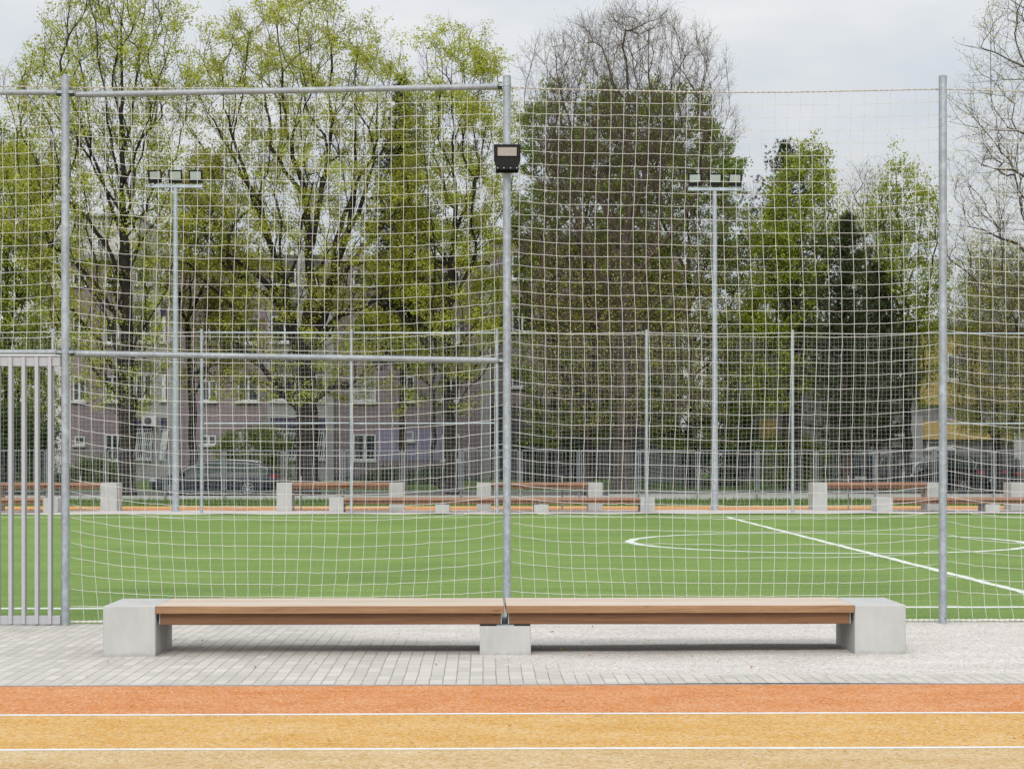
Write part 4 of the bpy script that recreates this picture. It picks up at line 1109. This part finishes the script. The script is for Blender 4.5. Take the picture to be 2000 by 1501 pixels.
tree("dark_tree", "dark trunked tree close behind the left side of the leafless tree", "tree", 69.0,
     [[(1150, 964), (1150, 800), (1160, 660), (1140, 500), (1120, 380), (1105, 260)], [(1155, 720), (1110, 620), (1080, 520)], [(1158, 680), (1190, 560), (1195, 430)], [(1150, 780), (1090, 720), (1050, 690)]],
     [(240, 1060, 1180), (330, 1030, 1210), (450, 1020, 1220), (600, 1020, 1220), (720, 1030, 1210), (800, 1060, 1190)], 900, .24, 'leaf_bud', 4, .06, tw=2, seed=15, leaf_keep=.5, leaf_ymin=400, bark='bark', twmat='twig', tip=.009)
tree("green_tree", "mid green tree filling in behind the leafless tree's left half", "tree", 79.0,
     [[(1085, 950), (1085, 700), (1080, 450), (1085, 260)], [(1085, 600), (1030, 450)], [(1085, 560), (1150, 420), (1190, 300)]],
     [(175, 1060, 1210), (230, 1015, 1235), (330, 1000, 1245), (450, 1000, 1250), (650, 1000, 1255), (780, 1010, 1240), (860, 1030, 1220)], 1500, .22, 'leaf_mid', 24, .10, tw=2, seed=17)
tree("green_tree", "mid green tree filling in behind the leafless tree's right half", "tree", 80.0,
     [[(1350, 950), (1350, 700), (1345, 450), (1330, 260)], [(1350, 600), (1400, 450), (1420, 350)], [(1350, 560), (1290, 420), (1270, 300)]],
     [(178, 1230, 1340), (220, 1215, 1395), (300, 1205, 1440), (400, 1210, 1466), (520, 1220, 1476), (700, 1225, 1490), (800, 1230, 1480), (880, 1250, 1460)], 1700, .22, 'leaf_mid', 23, .10, tw=2, seed=19)
tree("maple_tree", "rounded bright green tree mixed with the pine, right of the right-hand mast", "tree", 73.0,
     [[(1555, 958), (1555, 700), (1560, 500), (1575, 380)], [(1556, 640), (1500, 520), (1490, 440)], [(1558, 600), (1610, 480), (1625, 400)]],
     [(285, 1578, 1602), (320, 1545, 1622), (370, 1500, 1636), (430, 1482, 1642), (520, 1466, 1640), (620, 1452, 1612), (720, 1462, 1590), (800, 1480, 1575)], 1100, .2, 'leaf_green', 12, .095, tw=2, seed=21)
tree("maple_tree", "smaller bright green maple against the sky beside the rightmost near post", "tree", 76.0,
     [[(1775, 956), (1772, 800), (1765, 650), (1760, 500), (1750, 340)], [(1770, 720), (1720, 600), (1690, 480)], [(1768, 690), (1810, 580), (1825, 450)], [(1765, 640), (1730, 500), (1715, 400)], [(1764, 600), (1790, 480), (1795, 370)]],
     [(288, 1742, 1756), (325, 1722, 1792), (370, 1694, 1832), (450, 1664, 1846), (560, 1676, 1850), (650, 1712, 1850), (740, 1740, 1836), (800, 1750, 1820)], 800, .16, 'leaf_green', 11, .095, tw=2, seed=23, rim=.6)
tree("leafless_tree", "small pale leafless tree between the two bright green maples", "tree", 82.0,
     [[(1692, 950), (1692, 700), (1690, 500), (1688, 360)], [(1691, 620), (1665, 480), (1655, 380)], [(1691, 600), (1715, 470), (1722, 370)]],
     [(322, 1668, 1714), (370, 1648, 1732), (450, 1640, 1742), (550, 1645, 1738), (650, 1660, 1720)], 700, .13, 'leaf_bud', 2, .06, tw=2, seed=25, leaf_keep=.4, **BARE)
tree("leafless_tree", "large leafless tree reaching in from the right edge against the sky", "tree", 64.0,
     [[(2078, 976), (2076, 700), (2074, 450), (2070, 250), (2072, 0), (2075, -120)], [(2075, 640), (2000, 480), (1935, 445), (1870, 435)], [(2074, 520), (1995, 345), (1910, 330), (1862, 300)], [(2072, 380), (2005, 255), (1930, 252), (1858, 236)],
      [(2072, 280), (2010, 130), (1945, 92), (1892, 76)], [(2074, 600), (2000, 560), (1900, 560)], [(2075, 700), (1980, 640), (1880, 650)], [(2072, 150), (2020, 20), (1955, -20), (1925, -40)], [(2072, 300), (2150, 150), (2230, 60)], [(2074, 450), (2170, 320), (2250, 240)]],
     [(-130, 2000, 2160), (-40, 1925, 2240), (60, 1896, 2270), (150, 1880, 2280), (250, 1852, 2290), (400, 1850, 2290), (550, 1850, 2290), (700, 1856, 2280), (800, 1880, 2240)],
     3000, .40, 'leaf_bud', 4, .055, tw=2, twl=(.3, .8), seed=27, up=.28, leaf_keep=.55, maxdepth=4.5, rim=.6, fine=2, bark='bark', twmat='bark_grey', tip=.0065)
tree("willow_tree", "fine leaved olive green drooping tree right of the rightmost near post", "tree", 71.0,
     [[(1945, 962), (1945, 760), (1938, 620), (1930, 520)], [(1944, 700), (1890, 600), (1865, 540)], [(1944, 680), (1990, 590), (2020, 540)]],
     [(470, 1900, 2010), (530, 1862, 2050), (620, 1848, 2070), (720, 1848, 2070), (800, 1850, 2060), (845, 1860, 2050)], 1300, .2, 'leaf_olive', 9, .06, tw=3, axis_keep=1, clump=-.6, seed=29, droop=.9, twmat='twig')

def conifer(name, label, d, px, ytop, ybase, prof, mat, r, seed, spruce=False, group="trees beyond the railing fence", dens=1.0):
    """prof: (py, half width in px) from the top down"""
    rg = np.random.default_rng(seed); x = XW(px, d); base = np.array((x, d, 0))
    t = thing(name, base, label, "tree", group)
    z1 = ZW(ytop, d)
    nst = 14; zz = np.linspace(-.1, z1, nst); wob_ = rg.normal(0, .05, (nst, 2)); wob_[0] = 0
    pts = np.stack([wob_[:, 0], wob_[:, 1], zz], 1)
    v, f = tubes(pts[:-1], pts[1:], np.linspace(r, .02, nst)[:-1], np.linspace(r, .02, nst)[1:], 9)
    link("trunk", raw_mesh("trunk", v, f, 4, True), M['bark_pine'], t)
    A = []; B = []; ra = []; T = []; D = []
    pys = np.arange(prof[0][0]+2, prof[-1][0], .27*FPX/d)
    for py in pys:
        z = ZW(py, d); L0 = np.interp(py, [p[0] for p in prof], [p[1] for p in prof])*d/FPX
        for q in range(6 if not spruce else 7):
            a = rg.uniform(0, 2*math.pi); L = L0*rg.uniform(.55, 1.12); hd = np.array((math.cos(a), math.sin(a)*.9))
            n = max(2, int(L/.3)); prev = np.array((0, 0, z)); s = np.linspace(0, 1, n+1)[1:]
            rise_ = (.22 if not spruce else .05)
            for u in s:
                h = z + L*(rise_*u + (.25*u*u if not spruce else -.35*u*u+.1*u**3)) + rg.normal(0, .03)
                p = np.array((hd[0]*L*u+rg.normal(0, .05), hd[1]*L*u+rg.normal(0, .05), h))
                A.append(prev); B.append(p); ra.append(.022*(1-u)+.006)
                nt = int((7 if u > .25 else 3)*dens)
                for _ in range(nt):
                    T.append(prev+(p-prev)*rg.random() + rg.normal(0, .13 if not spruce else .12, 3) - (np.array((0, 0, rg.random()*.3)) if spruce else 0)); 
                    dd = np.array((hd[0], hd[1], .45 if not spruce else -.8)); D.append(dd)
                prev = p
    A = np.array(A); B = np.array(B); ra = np.array(ra); v, f = tubes(A, B, ra, ra*.8, 3); link("branches", raw_mesh("branches", v, f, 4, True), M['bark_pine'], t)
    T = np.array(T); D = np.array(D); nb = 14
    T = np.repeat(T, nb, 0); D = np.repeat(D, nb, 0)
    dr = D*.55 + rg.normal(0, .55, D.shape); dr /= np.linalg.norm(dr, axis=1, keepdims=True)
    ln = rg.uniform(.10, .2, len(T))[:, None]; w = np.cross(dr, rg.normal(0, 1, dr.shape)); w /= np.linalg.norm(w, axis=1, keepdims=True); w *= .015
    v = np.stack([T-w, T+w, T+dr*ln], 1).reshape(-1, 3)
    link("crown", raw_mesh("crown", v, np.arange(len(v)), 3), M[mat], t)
    return t
conifer("spruce_tree", "dark drooping spruce between the wide forked tree and the twin-trunked tree", 77.0, 785, 150, 955, [(150, 6), (220, 38), (320, 60), (450, 84), (560, 108), (650, 112), (700, 60)], 'needle_b', .2, 31, True)
conifer("pine_tree", "dark pine topping out behind the rounded bright green tree", 78.0, 1535, 280, 950, [(281, 10), (310, 38), (360, 60), (450, 75), (560, 85), (640, 70)], 'needle', .18, 33, dens=.7)
conifer("pine_tree", "dark green pine with a bare lower trunk, in front of the parked cars", 68.0, 1652, 425, 972, [(426, 6), (470, 34), (540, 62), (620, 82), (700, 98), (780, 104), (850, 86), (890, 40)], 'needle', .17, 35)
conifer("pine_tree", "second dark pine behind, leaning into the small bright green maple", 75.0, 1715, 520, 955, [(520, 12), (580, 44), (660, 68), (760, 82), (830, 74), (870, 46)], 'needle', .15, 40, dens=1.0)

# shrubs
def shrub(label, d, px0, px1, ytop, ybot, mat, n, seed, nl=16, leaf=.08):
    c = (px0+px1)/2; w = (px1-px0)/2
    tree("shrub", label, "shrub", d, [[(c, 962), (c, ybot-20), (c, (ytop+ybot)/2)], [(c, ybot-10), (c-w*.5, (ytop+ybot)/2)], [(c, ybot-10), (c+w*.5, (ytop+ybot)/2)]],
         [(ytop, c-w*.5, c+w*.4), (ytop*.7+ybot*.3, px0, px1), (ybot, px0, px1)], n, .05, mat, nl, leaf, tip=.006, tw=2, twl=(.2, .5), seed=seed, group="shrubs behind the railing fence", depth=.6, maxdepth=1.6)
shrub("green shrub behind the tail of the estate car", 76, 432, 566, 838, 945, 'leaf_mid', 420, 41)
shrub("dark shrub left of the small pale shed, under the leafless tree", 82, 1020, 1150, 840, 945, 'leaf_dark', 350, 42)
shrub("wide dark shrub between the small shed and the right-hand mast", 81, 1330, 1480, 800, 948, 'leaf_dark', 520, 43)
shrub("leafy shrub at the foot of the dark pine", 75, 1490, 1600, 850, 948, 'leaf_mid', 330, 44, 12)
shrub("tall dark shrub behind the gate slats", 72, -40, 118, 800, 950, 'leaf_dark', 500, 45)
shrub("low clipped green shrub beneath the ground floor windows", 84, 690, 930, 922, 952, 'leaf_dark', 300, 46)
shrub("sprawling green shrub beside the white wall under the dark pine", 79, 1585, 1690, 880, 948, 'leaf_mid', 260, 47, 10)
shrub("low green shrub left of the car bonnet", 80, 135, 240, 905, 950, 'leaf_mid', 220, 48, 12)

# small leaves and grit blown over the paving
n = 90
P = np.stack([RNG.uniform(-4.5, 4.5, n), RNG.uniform(9, 16.4, n), np.full(n, .018)], 1)
v, f = leaf_quads(P, .028, RNG, 3.5); M['dead'] = mat_leaf("dry leaf", (.30,.13,.03), (.42,.24,.08), None, .1)
o = link("leaf_litter", raw_mesh("leaf_litter", v, f, 4), M['dead']); o["kind"] = "stuff"

# ------------------------------------------------------------------ sky and light
SUN_EL, SUN_AZ = 38.0, -172.0      # azimuth from +y towards +x
w = bpy.data.worlds.new("World"); S.world = w; w.use_nodes = True
nt = w.node_tree; nt.nodes.clear(); b = NB(nt)
out = b.n("ShaderNodeOutputWorld"); bg = b.n("ShaderNodeBackground"); bg.inputs[1].default_value = .1
sky = b.n("ShaderNodeTexSky", sky_type='NISHITA', sun_disc=False); sky.sun_elevation = R(SUN_EL); sky.sun_rotation = R(SUN_AZ)
g = b.n("ShaderNodeTexCoord").outputs["Generated"]
sep = b.n("ShaderNodeSeparateXYZ"); b.l(g, sep.inputs[0])
zc = b.math('MAXIMUM', sep.outputs[2], 0.0)
grad = b.math('ADD', 6.35, b.math('MULTIPLY', zc, 8.5))            # overcast dome, about three times brighter overhead
cl = b.noise(b.vscale(g, (1, 1, 2.6)), 2.6, 5, .55); cl2 = b.noise(b.vscale(g, (1, 1, 2.2)), 7.5, 4, .55)
cf = b.math('ADD', b.math('MULTIPLY', cl, .7), b.math('MULTIPLY', cl2, .3))
glow = b.n("ShaderNodeVectorMath", operation='DOT_PRODUCT'); b.l(g, glow.inputs[0])
glow.inputs[1].default_value = (math.sin(R(SUN_AZ))*math.cos(R(SUN_EL)), math.cos(R(SUN_AZ))*math.cos(R(SUN_EL)), math.sin(R(SUN_EL)))
gl = b.math('MULTIPLY', b.math('POWER', b.math('MAXIMUM', glow.outputs["Value"], 0.0), 2.5), 12.0)
fac = b.math('MULTIPLY', b.math('ADD', grad, gl), b.math('ADD', .62, b.math('MULTIPLY', cf, .72)))
tint = b.ramp(cf, [(.38, (.84, .915, 1.0)), (.60, (1.0, 1.0, 1.0))])
vm = b.n("ShaderNodeVectorMath", operation='SCALE'); b.l(tint, vm.inputs[0]); b.l(fac, vm.inputs["Scale"])
col = b.mix(.90, sky.outputs[0], vm.outputs[0])
b.l(col, bg.inputs[0]); b.l(bg.outputs[0], out.inputs[0])
sl = bpy.data.lights.new("sun", 'SUN'); sl.energy = 1.25; sl.angle = R(22); sl.color = (1, .96, .9)
so = bpy.data.objects.new("sun", sl); COL.objects.link(so)
dv = Vector(glow.inputs[1].default_value[:]); so.rotation_euler = dv.to_track_quat('Z', 'Y').to_euler(); so.location = (0, 0, 30)

S.view_settings.view_transform = 'Standard'; S.view_settings.look = 'None'; S.view_settings.exposure = 0; S.view_settings.gamma = 1
S.render.engine = 'CYCLES'
c = S.cycles; c.max_bounces = 6; c.diffuse_bounces = 3; c.glossy_bounces = 2; c.transmission_bounces = 2; c.transparent_max_bounces = 4; c.caustics_reflective = False; c.caustics_refractive = False
